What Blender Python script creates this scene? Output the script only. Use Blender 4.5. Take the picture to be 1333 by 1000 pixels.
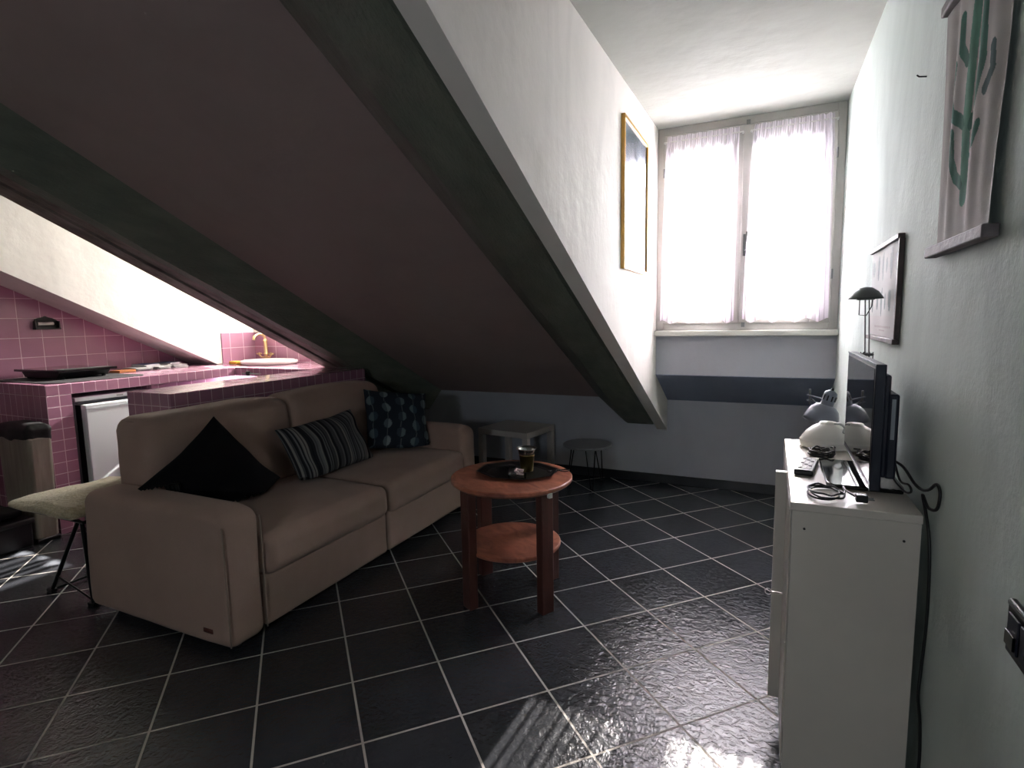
import bpy, bmesh, math, random
from mathutils import Vector, Matrix, noise
random.seed(7)
PI = math.pi
for o in list(bpy.data.objects): bpy.data.objects.remove(o)
SC = bpy.context.scene
C = SC.collection

# ------------------------------------------------------------------ camera
F_PX, PITCH, ROLL, YAW, CAM_H = 724.0, math.radians(6.585), math.radians(-1.035), math.radians(25.0), 1.37
cam_d = bpy.data.cameras.new('camera'); cam = bpy.data.objects.new('camera', cam_d); C.objects.link(cam)
cam_d.sensor_fit = 'HORIZONTAL'; cam_d.sensor_width = 36.0; cam_d.lens = 36.0 * F_PX / 1333.0; cam_d.clip_start = 0.02
cam.matrix_world = (Matrix.Translation((0, 0, CAM_H)) @ Matrix.Rotation(YAW, 4, 'Z')
                    @ Matrix.Rotation(PI/2 - PITCH, 4, 'X') @ Matrix.Rotation(ROLL, 4, 'Z'))
SC.camera = cam

# ------------------------------------------------------------------ daylight
SC.view_settings.view_transform = 'Standard'; SC.view_settings.look = 'None'
SC.view_settings.gamma = 1.0; SC.view_settings.use_curve_mapping = False
SC.view_settings.exposure = 2.35
world = bpy.data.worlds.new('sky'); SC.world = world; world.use_nodes = True
bgn = world.node_tree.nodes['Background']
bgn.inputs[0].default_value = (0.82, 0.91, 1.0, 1); bgn.inputs[1].default_value = 9.0
sun_d = bpy.data.lights.new('sun', 'SUN'); sun_d.energy = 24.0; sun_d.angle = math.radians(0.6); sun_d.color = (1, 0.95, 0.88)
sun = bpy.data.objects.new('sun', sun_d); C.objects.link(sun)
sun.rotation_euler = Vector((-0.05, -1.0, -0.60)).to_track_quat('-Z', 'Y').to_euler()
def portal(name, loc, w, h, toward):
    l = bpy.data.lights.new(name, 'AREA'); l.shape = 'RECTANGLE'; l.size = w; l.size_y = h
    l.cycles.is_portal = True
    o = bpy.data.objects.new(name, l); C.objects.link(o); o.location = loc
    o.rotation_euler = Vector(toward).to_track_quat('-Z', 'Y').to_euler()
portal('window_portal', (-0.19, 4.22, 1.96), 1.1, 1.35, (0, -1, 0))
portal('kitchen_portal', (-4.08, 4.18, 1.92), 1.26, 1.16, (0, -1, 0))
portal('rear_fill_portal', (-.25, -2.72, 1.70), .42, .44, (0, 1, 0))

# ------------------------------------------------------------------ materials
def srgb(r, g, b):
    f = lambda c: (c/12.92 if c <= .04045 else ((c+.055)/1.055)**2.4)
    return (f(r/255), f(g/255), f(b/255), 1)
class NT:
    def __init__(s, name):
        s.m = bpy.data.materials.new(name); s.m.use_nodes = True; s.t = s.m.node_tree
        s.b = s.t.nodes['Principled BSDF']
    def n(s, typ, **kw):
        o = s.t.nodes.new(typ)
        for k, v in kw.items():
            if k.startswith('i_'):
                key = k[2:]
                o.inputs[int(key) if key.isdigit() else key.replace('_', ' ')].default_value = v
            else: setattr(o, k, v)
        return o
    def l(s, a, b): s.t.links.new(a, b)
def mixc(nt, fac, a, b):
    m = nt.n('ShaderNodeMix', data_type='RGBA')
    for sock, v in ((m.inputs[0], fac), (m.inputs[6], a), (m.inputs[7], b)):
        if hasattr(v, 'links'): nt.l(v, sock)
        else: sock.default_value = v
    return m.outputs[2]
def bump(nt, h, strength, dist=.01, prev=None):
    b = nt.n('ShaderNodeBump'); b.inputs['Strength'].default_value = strength; b.inputs['Distance'].default_value = dist
    nt.l(h, b.inputs['Height'])
    if prev: nt.l(prev, b.inputs['Normal'])
    nt.l(b.outputs[0], nt.b.inputs['Normal']); return b.outputs[0]
def plain(name, col, rough=.5, metal=0., coat=0., spec=.5):
    nt = NT(name); nt.b.inputs['Base Color'].default_value = col; nt.b.inputs['Roughness'].default_value = rough
    nt.b.inputs['Metallic'].default_value = metal; nt.b.inputs['Coat Weight'].default_value = coat
    nt.b.inputs['Specular IOR Level'].default_value = spec
    return nt.m
def worn(name, col, col2, scale=3., rough=.6, bscale=60., bstr=.15, metal=0., stretch=(1, 1, 1), bdist=.005, spec=.5):
    nt = NT(name); tc = nt.n('ShaderNodeTexCoord'); mp = nt.n('ShaderNodeMapping'); nt.l(tc.outputs['Object'], mp.inputs[0])
    mp.inputs['Scale'].default_value = stretch
    n1 = nt.n('ShaderNodeTexNoise', i_Scale=scale, i_Detail=5.); nt.l(mp.outputs[0], n1.inputs['Vector'])
    r = nt.n('ShaderNodeValToRGB'); r.color_ramp.elements[0].position = .35; r.color_ramp.elements[1].position = .68
    r.color_ramp.elements[0].color = col; r.color_ramp.elements[1].color = col2
    nt.l(n1.outputs['Fac'], r.inputs[0]); nt.l(r.outputs[0], nt.b.inputs['Base Color'])
    nt.b.inputs['Roughness'].default_value = rough; nt.b.inputs['Metallic'].default_value = metal
    nt.b.inputs['Specular IOR Level'].default_value = spec
    n2 = nt.n('ShaderNodeTexNoise', i_Scale=bscale, i_Detail=4.); nt.l(mp.outputs[0], n2.inputs['Vector'])
    bump(nt, n2.outputs['Fac'], bstr, bdist); return nt.m
def plaster(name, col, stain, bstr=.35, bscale=38., streak=(2.2, 2.2, .7), amt=.5, rough=.85, spec=.2):
    nt = NT(name); g = nt.n('ShaderNodeNewGeometry'); mp = nt.n('ShaderNodeMapping'); nt.l(g.outputs['Position'], mp.inputs[0])
    mp.inputs['Scale'].default_value = streak
    n1 = nt.n('ShaderNodeTexNoise', i_Scale=1.7, i_Detail=6., i_Roughness=.6, i_Distortion=.6); nt.l(mp.outputs[0], n1.inputs['Vector'])
    mr = nt.n('ShaderNodeMapRange'); nt.l(n1.outputs['Fac'], mr.inputs[0])
    mr.inputs[1].default_value = .48; mr.inputs[2].default_value = .75; mr.inputs[4].default_value = amt
    nt.l(mixc(nt, mr.outputs[0], col, stain), nt.b.inputs['Base Color'])
    nt.b.inputs['Roughness'].default_value = rough; nt.b.inputs['Specular IOR Level'].default_value = spec
    n2 = nt.n('ShaderNodeTexNoise', i_Scale=bscale, i_Detail=4.); nt.l(g.outputs['Position'], n2.inputs['Vector'])
    n3 = nt.n('ShaderNodeTexNoise', i_Scale=4., i_Detail=2.); nt.l(g.outputs['Position'], n3.inputs['Vector'])
    b1 = bump(nt, n3.outputs['Fac'], .35, .03); bump(nt, n2.outputs['Fac'], bstr, .006, b1)
    return nt.m
def tiles(name, c1, c2, grout, w, h, plane='xy', off=(0, 0), rot=0., mortar=.004, rough=.2, bumpn=.1, bscale=12., gbump=.5, spec=.5, rvar=0.):
    nt = NT(name); g = nt.n('ShaderNodeNewGeometry'); sp = nt.n('ShaderNodeSeparateXYZ'); nt.l(g.outputs['Position'], sp.inputs[0])
    cb = nt.n('ShaderNodeCombineXYZ')
    ix = {'x': 0, 'y': 1, 'z': 2}
    nt.l(sp.outputs[ix[plane[0]]], cb.inputs[0]); nt.l(sp.outputs[ix[plane[1]]], cb.inputs[1])
    mp = nt.n('ShaderNodeMapping', vector_type='TEXTURE'); nt.l(cb.outputs[0], mp.inputs[0])
    mp.inputs['Location'].default_value = (off[0], off[1], 0); mp.inputs['Rotation'].default_value = (0, 0, rot)
    ms = nt.n('ShaderNodeMapping'); nt.l(mp.outputs[0], ms.inputs[0]); ms.inputs['Location'].default_value = (40*w, 40*h, 0)
    br = nt.n('ShaderNodeTexBrick', offset=0., squash=1.); nt.l(ms.outputs[0], br.inputs['Vector'])
    br.inputs['Scale'].default_value = 1; br.inputs['Mortar Size'].default_value = mortar; br.inputs['Mortar Smooth'].default_value = .15
    br.inputs['Brick Width'].default_value = w; br.inputs['Row Height'].default_value = h; br.inputs['Bias'].default_value = 0
    br.inputs['Color1'].default_value = c1; br.inputs['Color2'].default_value = c2; br.inputs['Mortar'].default_value = grout
    nz = nt.n('ShaderNodeTexNoise', i_Scale=3., i_Detail=5.); nt.l(g.outputs['Position'], nz.inputs['Vector'])
    mm = nt.n('ShaderNodeMapRange'); nt.l(nz.outputs['Fac'], mm.inputs[0]); mm.inputs[3].default_value = .75; mm.inputs[4].default_value = 1.2
    mu = nt.n('ShaderNodeMix', data_type='RGBA', blend_type='MULTIPLY'); mu.inputs[0].default_value = 1
    nt.l(br.outputs['Color'], mu.inputs[6]); nt.l(mm.outputs[0], mu.inputs[7]); nt.l(mu.outputs[2], nt.b.inputs['Base Color'])
    rr = nt.n('ShaderNodeMapRange'); nt.l(br.outputs['Fac'], rr.inputs[0]); rr.inputs[3].default_value = rough; rr.inputs[4].default_value = .8
    nt.l(rr.outputs[0], nt.b.inputs['Roughness']); nt.b.inputs['Specular IOR Level'].default_value = spec
    n2 = nt.n('ShaderNodeTexNoise', i_Scale=bscale, i_Detail=4., i_Roughness=.55, i_Distortion=1.2); nt.l(g.outputs['Position'], n2.inputs['Vector'])
    b1 = bump(nt, n2.outputs['Fac'], bumpn, .02)
    inv = nt.n('ShaderNodeMath', operation='SUBTRACT'); inv.inputs[0].default_value = 1; nt.l(br.outputs['Fac'], inv.inputs[1])
    bump(nt, inv.outputs[0], gbump, .002, b1)
    return nt.m
def wood(name, c1, c2, scale=2., stretch=(1, 8, 8), rough=.35, coat=.2):
    nt = NT(name); tc = nt.n('ShaderNodeTexCoord'); mp = nt.n('ShaderNodeMapping'); nt.l(tc.outputs['Object'], mp.inputs[0])
    mp.inputs['Scale'].default_value = stretch
    n1 = nt.n('ShaderNodeTexNoise', i_Scale=scale, i_Detail=7., i_Roughness=.6, i_Distortion=1.); nt.l(mp.outputs[0], n1.inputs['Vector'])
    r = nt.n('ShaderNodeValToRGB'); r.color_ramp.elements[0].position = .3; r.color_ramp.elements[1].position = .7
    r.color_ramp.elements[0].color = c1; r.color_ramp.elements[1].color = c2
    nt.l(n1.outputs['Fac'], r.inputs[0]); nt.l(r.outputs[0], nt.b.inputs['Base Color'])
    mr = nt.n('ShaderNodeMapRange'); nt.l(n1.outputs['Fac'], mr.inputs[0]); mr.inputs[3].default_value = rough+.15; mr.inputs[4].default_value = rough-.08
    nt.l(mr.outputs[0], nt.b.inputs['Roughness']); nt.b.inputs['Coat Weight'].default_value = coat; nt.b.inputs['Coat Roughness'].default_value = .25
    bump(nt, n1.outputs['Fac'], .08, .004); return nt.m
def fabric(name, c1, c2, wscale=350., rough=.9, bstr=.25, sheen=.2, bdist=.002):
    nt = NT(name); tc = nt.n('ShaderNodeTexCoord')
    n0 = nt.n('ShaderNodeTexNoise', i_Scale=5., i_Detail=4.); nt.l(tc.outputs['Object'], n0.inputs['Vector'])
    n1 = nt.n('ShaderNodeTexNoise', i_Scale=wscale, i_Detail=2.); nt.l(tc.outputs['Object'], n1.inputs['Vector'])
    ad = nt.n('ShaderNodeMath', operation='ADD'); nt.l(n0.outputs['Fac'], ad.inputs[0]); nt.l(n1.outputs['Fac'], ad.inputs[1])
    mr = nt.n('ShaderNodeMapRange'); nt.l(ad.outputs[0], mr.inputs[0]); mr.inputs[1].default_value = .75; mr.inputs[2].default_value = 1.25
    nt.l(mixc(nt, mr.outputs[0], c1, c2), nt.b.inputs['Base Color'])
    nt.b.inputs['Roughness'].default_value = rough; nt.b.inputs['Sheen Weight'].default_value = sheen; nt.b.inputs['Specular IOR Level'].default_value = .15
    bump(nt, n1.outputs['Fac'], bstr, bdist); return nt.m
def painted(name, rough=.85, metal=0., bstr=.1, sheen=0.):       # colours come from the pattern attribute of the mesh
    nt = NT(name); a = nt.n('ShaderNodeVertexColor', layer_name='pattern'); nt.l(a.outputs[0], nt.b.inputs['Base Color'])
    nt.b.inputs['Roughness'].default_value = rough; nt.b.inputs['Specular IOR Level'].default_value = .2
    tc = nt.n('ShaderNodeTexCoord'); n1 = nt.n('ShaderNodeTexNoise', i_Scale=300., i_Detail=2.); nt.l(tc.outputs['Object'], n1.inputs['Vector'])
    bump(nt, n1.outputs['Fac'], bstr, .002); return nt.m
def glassy(name, tint=(1, 1, 1, 1), refl=1.0, rough=.0):
    nt = NT(name); nt.t.nodes.remove(nt.b); out = nt.t.nodes['Material Output']
    tr = nt.n('ShaderNodeBsdfTransparent'); tr.inputs[0].default_value = tint
    gl = nt.n('ShaderNodeBsdfGlossy'); gl.inputs['Roughness'].default_value = rough
    fr = nt.n('ShaderNodeFresnel'); fr.inputs[0].default_value = 1.5
    mu = nt.n('ShaderNodeMath', operation='MULTIPLY'); mu.inputs[1].default_value = refl; nt.l(fr.outputs[0], mu.inputs[0])
    mx = nt.n('ShaderNodeMixShader'); nt.l(mu.outputs[0], mx.inputs[0]); nt.l(tr.outputs[0], mx.inputs[1]); nt.l(gl.outputs[0], mx.inputs[2])
    nt.l(mx.outputs[0], out.inputs[0]); return nt.m
def sheer(name, col, open_=.35):
    nt = NT(name); nt.t.nodes.remove(nt.b); out = nt.t.nodes['Material Output']
    df = nt.n('ShaderNodeBsdfDiffuse'); df.inputs[0].default_value = col
    tl = nt.n('ShaderNodeBsdfTranslucent'); tl.inputs[0].default_value = col
    tr = nt.n('ShaderNodeBsdfTransparent'); tr.inputs[0].default_value = (1, .98, .99, 1)
    m1 = nt.n('ShaderNodeMixShader'); m1.inputs[0].default_value = .55; nt.l(df.outputs[0], m1.inputs[1]); nt.l(tl.outputs[0], m1.inputs[2])
    m2 = nt.n('ShaderNodeMixShader'); m2.inputs[0].default_value = open_; nt.l(m1.outputs[0], m2.inputs[1]); nt.l(tr.outputs[0], m2.inputs[2])
    lw = nt.n('ShaderNodeLayerWeight'); lw.inputs[0].default_value = .5          # steep folds let less straight light through
    mr = nt.n('ShaderNodeMapRange'); nt.l(lw.outputs['Facing'], mr.inputs[0]); mr.inputs[1].default_value = .12; mr.inputs[2].default_value = .36
    mr.inputs[3].default_value = open_; mr.inputs[4].default_value = .01; nt.l(mr.outputs[0], m2.inputs[0])
    nt.l(m2.outputs[0], out.inputs[0]); return nt.m

M = {}
M['floor'] = tiles('slate floor tiles', srgb(60, 62, 67), srgb(54, 56, 60), srgb(178, 170, 162), .3347, .3347, 'xy', (-0.719, 2.261), math.radians(46.25), .0042, .21, .2, 42., .6, .8)
M['cheek'] = plaster('warm white plaster', srgb(232, 227, 220), srgb(196, 192, 186), .3, 30., (1.6, 1.6, .55), .45)
M['wall_r'] = plaster('cool white plaster', srgb(202, 213, 207), srgb(146, 160, 156), .28, 75., (1.4, 1.0, .35), .65)
M['ceil'] = plaster('ceiling plaster', srgb(160, 162, 154), srgb(142, 144, 137), .3, 25., (2, 2, 2), .35)
M['knee'] = plaster('grey knee wall plaster with haze tint', srgb(178, 180, 188), srgb(156, 158, 168), .3, 30., (1.6, 1.6, 1), .3)  # grey plaster, with a bluish haze tinted into the colour
M['slope'] = plaster('sloped ceiling plaster', srgb(166, 148, 144), srgb(150, 134, 130), .3, 30., (1.5, 1.5, 1.5), .4)
M['slope_sky_tint'] = plaster('sky tinted sloped plaster', srgb(138, 146, 166), srgb(122, 130, 150), .3, 30., (1.5, 1.5, 1.5), .4)  # same slope, its colour tinted blue for light bounced from the sky
M['beam'] = worn('sage painted beam', srgb(104, 110, 98), srgb(122, 128, 114), 2., .6, 18., .6, 0, (6, .8, 6), .012)
M['board'] = worn('whitewashed board', srgb(150, 136, 128), srgb(98, 86, 80), 3., .6, 20., .5, 0, (5, .8, 5), .01)
M['skirt'] = worn('black skirting tile', srgb(36, 38, 42), srgb(46, 48, 52), 6., .3, 30., .1)
M['winwood'] = worn('grey painted window wood', srgb(182, 180, 174), srgb(170, 168, 162), 5., .45, 60., .1)
M['sill'] = worn('pale painted sill', srgb(205, 205, 197), srgb(190, 190, 183), 5., .4, 60., .1)
M['glass'] = glassy('window glass')
M['curtain'] = sheer('pale lilac sheer curtain', srgb(236, 230, 237), .34)
M['curtain_plain'] = sheer('plain kitchen curtain', srgb(186, 185, 178), .22)
PK1, PK2, PG = srgb(178, 128, 150), srgb(168, 118, 142), srgb(222, 192, 204)
M['pk_wall'] = tiles('pink wall tiles yz', PK1, PK2, PG, .149, .149, 'yz', (2.255, 1.0), 0, .0028, .22, .05, 5.)
M['pk_back'] = tiles('pink wall tiles xz', PK1, PK2, PG, .149, .149, 'xz', (-4.76, 1.0), 0, .0028, .22, .05, 5.)
M['pk_yz'] = tiles('pink edge tiles yz', PK1, PK2, PG, .0745, .0745, 'yz', (1.965, .928), 0, .0025, .2, .05, 6.)
M['pk_xz'] = tiles('pink edge tiles xz', PK1, PK2, PG, .0745, .149, 'xz', (-4.25, .928), 0, .0025, .2, .05, 6.)
M['pk_xy'] = tiles('pink top tiles xy', PK1, PK2, PG, .149, .149, 'xy', (-4.25, 1.965), 0, .0028, .14, .06, 5.)
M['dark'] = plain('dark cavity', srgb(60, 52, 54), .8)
M['sofa'] = fabric('taupe sofa fabric', srgb(170, 144, 131), srgb(180, 154, 141), 420., .95, .3, .15)
M['piping'] = fabric('sofa piping', srgb(150, 132, 120), srgb(160, 140, 128), 420.)
M['tag'] = plain('brown leather tag', srgb(100, 50, 40), .5)
M['black_fab'] = fabric('black cushion fabric', srgb(14, 13, 15), srgb(20, 19, 21), 300., .95, .2, .05)
M['stripe'] = painted('striped fabric'); M['dots'] = painted('dotted fabric'); M['canvas'] = painted('canvas print'); M['poster'] = painted('poster print', .7)
M['redwood'] = wood('reddish brown wood', srgb(130, 76, 60), srgb(196, 124, 96), 6., (1.2, 2.2, 2), .38, .25)
M['redwood_leg'] = wood('dark reddish wood', srgb(60, 34, 31), srgb(96, 56, 48), 2., (6, 6, 1), .42, .2)
M['tray'] = plain('black lacquer tray', srgb(34, 36, 38), .32, .3)
M['gold'] = worn('brass cup', srgb(186, 168, 110), srgb(158, 138, 84), 20, .28, 60, .05, 1.)
M['silver'] = worn('silver cup', srgb(200, 200, 196), srgb(170, 172, 170), 20, .25, 60, .05, 1.)
M['chrome'] = plain('chrome', srgb(200, 202, 204), .15, 1.)
M['brushed'] = plain('grey metal', srgb(130, 132, 132), .35, .9)
M['black'] = plain('black plastic', srgb(18, 18, 20), .4)
M['black_gloss'] = plain('glossy black', srgb(10, 10, 12), .08)
M['screen'] = plain('screen glass', srgb(8, 10, 16), .03, 0, 0, 1.)
M['black_metal'] = plain('black metal', srgb(22, 22, 24), .35, .6)
M['navy'] = plain('dark blue black plastic', srgb(20, 26, 44), .45)
M['white_lam'] = worn('white laminate', srgb(214, 206, 195), srgb(208, 200, 189), 3., .32, 60., .02)
M['white_edge'] = plain('white laminate edge', srgb(222, 220, 212), .4)
M['birch'] = worn('pale table laminate', srgb(196, 188, 182), srgb(186, 178, 172), 3., .45, 60., .03)
M['stooltop'] = worn('grey stool laminate', srgb(150, 152, 156), srgb(138, 140, 144), 6., .35, 60., .03)
M['fridge'] = plain('white enamel', srgb(226, 232, 234), .25)
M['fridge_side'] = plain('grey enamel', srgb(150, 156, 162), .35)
M['ceramic'] = plain('white ceramic', srgb(246, 242, 236), .12, 0, .5)
M['whiteplastic'] = plain('ivory plastic shade', srgb(226, 222, 214), .3)
M['greylamp'] = plain('grey lamp enamel', srgb(124, 129, 142), .3, .3)
M['greylamp_dark'] = plain('dark grey lamp metal', srgb(92, 94, 94), .4, .5)
M['brass'] = plain('old brass', srgb(214, 188, 140), .3, 1.)
M['bamboo'] = wood('gold frame wood', srgb(196, 142, 52), srgb(214, 164, 72), 3., (4, 4, 1), .35)
M['darkwood'] = wood('dark stained wood', srgb(58, 44, 42), srgb(86, 68, 64), 3., (1, 5, 5), .5, .0)
M['greywood'] = worn('grey rough rod wood', srgb(112, 104, 104), srgb(76, 70, 70), 14., .7, 60., .5, 0, (1, .6, 1))
M['cream'] = fabric('cream sheepskin', srgb(206, 194, 164), srgb(176, 162, 128), 60., .95, .8, .4, .01)
M['bin'] = worn('grey brushed bin', srgb(160, 154, 140), srgb(138, 132, 120), 6., .45, 60., .05, .3, (6, 6, .6))
M['bag'] = plain('black bin liner', srgb(16, 16, 17), .6)
M['matgrey'] = plain('dark grey cutting mat', srgb(34, 32, 35), .7)
M['orange'] = plain('orange cardboard', srgb(196, 124, 70), .6)
M['paper'] = plain('white paper', srgb(226, 224, 226), .6)
M['bluepaper'] = plain('blue printed paper', srgb(70, 84, 120), .5)
M['sponge'] = plain('yellow sponge', srgb(222, 168, 60), .8)
M['greyprint'] = plain('grey key', srgb(150, 150, 150), .5)
M['clearglass'] = glassy('clear glass', (.93, .95, .95, 1), 1.6, .02)
M['ash'] = plain('crumpled paper and butts', srgb(214, 190, 184), .9)
M['white_plastic'] = plain('white plastic', srgb(210, 210, 206), .35)

# ------------------------------------------------------------------ mesh helpers
def obj(name, bm, m, parent=None, smooth=False, bevel=0., seg=2, loc=None, sub=0):
    me = bpy.data.meshes.new(name); bmesh.ops.recalc_face_normals(bm, faces=bm.faces); bm.to_mesh(me); bm.free()
    ms = m if isinstance(m, (list, tuple)) else [m]
    for k in ms: me.materials.append(M[k] if isinstance(k, str) else k)
    o = bpy.data.objects.new(name, me); C.objects.link(o)
    if smooth:
        for p in me.polygons: p.use_smooth = True
    if smooth == 'auto':
        me.set_sharp_from_angle(angle=math.radians(38))
    if parent: o.parent = parent
    if loc: o.location = loc
    if bevel:
        b = o.modifiers.new('bevel', 'BEVEL'); b.width = bevel; b.segments = seg; b.limit_method = 'ANGLE'; b.angle_limit = math.radians(40)
        for p in me.polygons: p.use_smooth = True
        me.set_sharp_from_angle(angle=math.radians(38)) if smooth != True else None
        wn = o.modifiers.new('wn', 'WEIGHTED_NORMAL'); wn.keep_sharp = True
    if sub:
        s = o.modifiers.new('sub', 'SUBSURF'); s.levels = sub; s.render_levels = sub
    return o
def thing(name, label, cat, loc=(0, 0, 0), rotz=0., group=None):
    o = bpy.data.objects.new(name, None); C.objects.link(o); o.location = loc; o.rotation_euler = (0, 0, rotz); o.empty_display_size = .05
    o['label'] = label; o['category'] = cat
    if group: o['group'] = group
    return o
def tag(o, label, cat, group=None):
    o['label'] = label; o['category'] = cat
    if group: o['group'] = group
    return o
def struct(name, bm, m, parent=None, **kw):
    o = obj(name, bm, m, parent, **kw)
    if not parent: o['kind'] = 'structure'
    return o
def B(): return bmesh.new()
def box(bm, x0, y0, z0, x1, y1, z1, mi=None):
    r = bmesh.ops.create_cube(bm, size=1.)
    bmesh.ops.scale(bm, vec=(abs(x1-x0), abs(y1-y0), abs(z1-z0)), verts=r['verts'])
    bmesh.ops.translate(bm, vec=((x0+x1)/2, (y0+y1)/2, (z0+z1)/2), verts=r['verts'])
    return r['verts']
def setmat(bm, fn):
    bm.faces.ensure_lookup_table(); bm.normal_update()
    for f in bm.faces: f.material_index = fn(f.normal, f.calc_center_median())
def prism(bm, poly, axis, a, b):
    def P(u, v, w):
        return {'x': (w, u, v), 'y': (u, w, v), 'z': (u, v, w)}[axis]
    va = [bm.verts.new(P(u, v, a)) for u, v in poly]; vb = [bm.verts.new(P(u, v, b)) for u, v in poly]
    n = len(poly); bm.faces.new(va); bm.faces.new(vb[::-1])
    for i in range(n): bm.faces.new((va[i], vb[i], vb[(i+1) % n], va[(i+1) % n]))
    return va+vb
def frame_axes(d):
    d = d.normalized(); up = Vector((0, 0, 1)) if abs(d.z) < .95 else Vector((1, 0, 0))
    a = d.cross(up).normalized(); return a, a.cross(d).normalized()
def tube(bm, pts, r, seg=8, closed=False, cap=True, smooth=0):
    pts = [Vector(p) for p in pts]
    if smooth:
        q = []; n = len(pts)
        for i in range(n if closed else n-1):
            p0 = pts[(i-1) % n] if (closed or i > 0) else pts[i]; p1 = pts[i]; p2 = pts[(i+1) % n]
            p3 = pts[(i+2) % n] if (closed or i+2 < n) else pts[(i+1) % n]
            for k in range(smooth):
                t = k/smooth
                q.append(.5*((2*p1)+(-p0+p2)*t+(2*p0-5*p1+4*p2-p3)*t*t+(-p0+3*p1-3*p2+p3)*t**3))
        if not closed: q.append(pts[-1])
        pts = q
    rs = r if isinstance(r, (list, tuple)) else [r]*len(pts)
    if len(rs) != len(pts): rs = [rs[0]+(rs[-1]-rs[0])*i/(len(pts)-1) for i in range(len(pts))]
    rings = []; n = len(pts); prev = None
    for i, p in enumerate(pts):
        d = (pts[(i+1) % n]-pts[i-1]) if (closed or 0 < i < n-1) else (pts[1]-pts[0] if i == 0 else pts[-1]-pts[-2])
        if d.length < 1e-9: d = Vector((0, 0, 1))
        a, b = frame_axes(d)
        if prev is not None:
            dn = d.normalized(); a = (prev-dn*prev.dot(dn))
            a = a.normalized() if a.length > 1e-6 else frame_axes(d)[0]; b = a.cross(dn).normalized()
        prev = a
        rings.append([bm.verts.new(p+a*math.cos(2*PI*k/seg)*rs[i]+b*math.sin(2*PI*k/seg)*rs[i]) for k in range(seg)])
    m = n if closed else n-1
    for i in range(m):
        A, Bq = rings[i], rings[(i+1) % n]
        for k in range(seg): bm.faces.new((A[k], A[(k+1) % seg], Bq[(k+1) % seg], Bq[k]))
    if cap and not closed:
        bm.faces.new(rings[0][::-1]); bm.faces.new(rings[-1])
def cyl(bm, p0, p1, r, r2=None, seg=24): tube(bm, [p0, p1], [r, r if r2 is None else r2], seg)
def lathe(bm, prof, c=(0, 0, 0), seg=40, sx=1., sy=1., mat=None):
    rings = []
    for r, z in prof:
        if r < 1e-6: v = bm.verts.new(Vector((0, 0, z))); rings.append([v]*seg)
        else: rings.append([bm.verts.new(Vector((r*sx*math.cos(2*PI*k/seg), r*sy*math.sin(2*PI*k/seg), z))) for k in range(seg)])
    vs = set()
    for A, Bq in zip(rings, rings[1:]):
        for k in range(seg):
            f = [A[k], A[(k+1) % seg], Bq[(k+1) % seg], Bq[k]]; g = []
            for v in f:
                if v not in g: g.append(v)
            if len(g) > 2:
                try: bm.faces.new(g)
                except ValueError: pass
    for R_ in rings: vs.update(R_)
    for v in vs: v.co = (mat @ v.co if mat else v.co)+Vector(c)
    return list(vs)
def rbox(bm, x0, y0, z0, x1, y1, z1, r=.03, n=14, bulge=(0, 0, 0), wr=0., mat=None, seed=0, noise_s=3.):
    """a soft box: rounded edges, faces bulging out by bulge along x, y, z, with wrinkles"""
    h = Vector(((x1-x0)/2, (y1-y0)/2, (z1-z0)/2)); c = Vector(((x0+x1)/2, (y0+y1)/2, (z0+z1)/2)); V = {}
    def g(t, hh):       # denser toward the edges
        k = t/n; m = min(.3, 1.2*r/(2*hh))
        s = [-1, -1+.33*2*m, -1+.75*2*m, -1+2*m]; inner = n-6
        if t <= 3: return s[t]
        if t >= n-3: return -s[n-t]
        return s[3]+(-2*s[3])*(t-3)/inner
    def vert(i, j, k):
        key = (i, j, k)
        if key in V: return V[key]
        u = Vector((g(i, h.x), g(j, h.y), g(k, h.z))); p = Vector((u.x*h.x, u.y*h.y, u.z*h.z))
        q = Vector([max(-(h[a]-r), min(h[a]-r, p[a])) for a in range(3)]); d = p-q
        if d.length > 1e-9: p = q+d.normalized()*min(r, r)
        e = Vector([(1-u.x*u.x), (1-u.y*u.y), (1-u.z*u.z)])
        p.x += u.x*bulge[0]*e.y*e.z; p.y += u.y*bulge[1]*e.x*e.z; p.z += u.z*bulge[2]*e.x*e.y
        p += c
        if wr: p += noise.noise_vector(p*noise_s+Vector((seed*7.3, seed, 0)))*wr+noise.noise_vector(p*noise_s*3+Vector((seed, 0, 3)))*wr*.3
        if mat: p = mat @ p
        V[key] = bm.verts.new(p); return V[key]
    for a in range(n):
        for b in range(n):
            for s in (0, n):
                bm.faces.new([vert(s, a, b), vert(s, a+1, b), vert(s, a+1, b+1), vert(s, a, b+1)])
                bm.faces.new([vert(a, s, b), vert(a+1, s, b), vert(a+1, s, b+1), vert(a, s, b+1)])
                bm.faces.new([vert(a, b, s), vert(a+1, b, s), vert(a+1, b+1, s), vert(a, b+1, s)])
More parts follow.
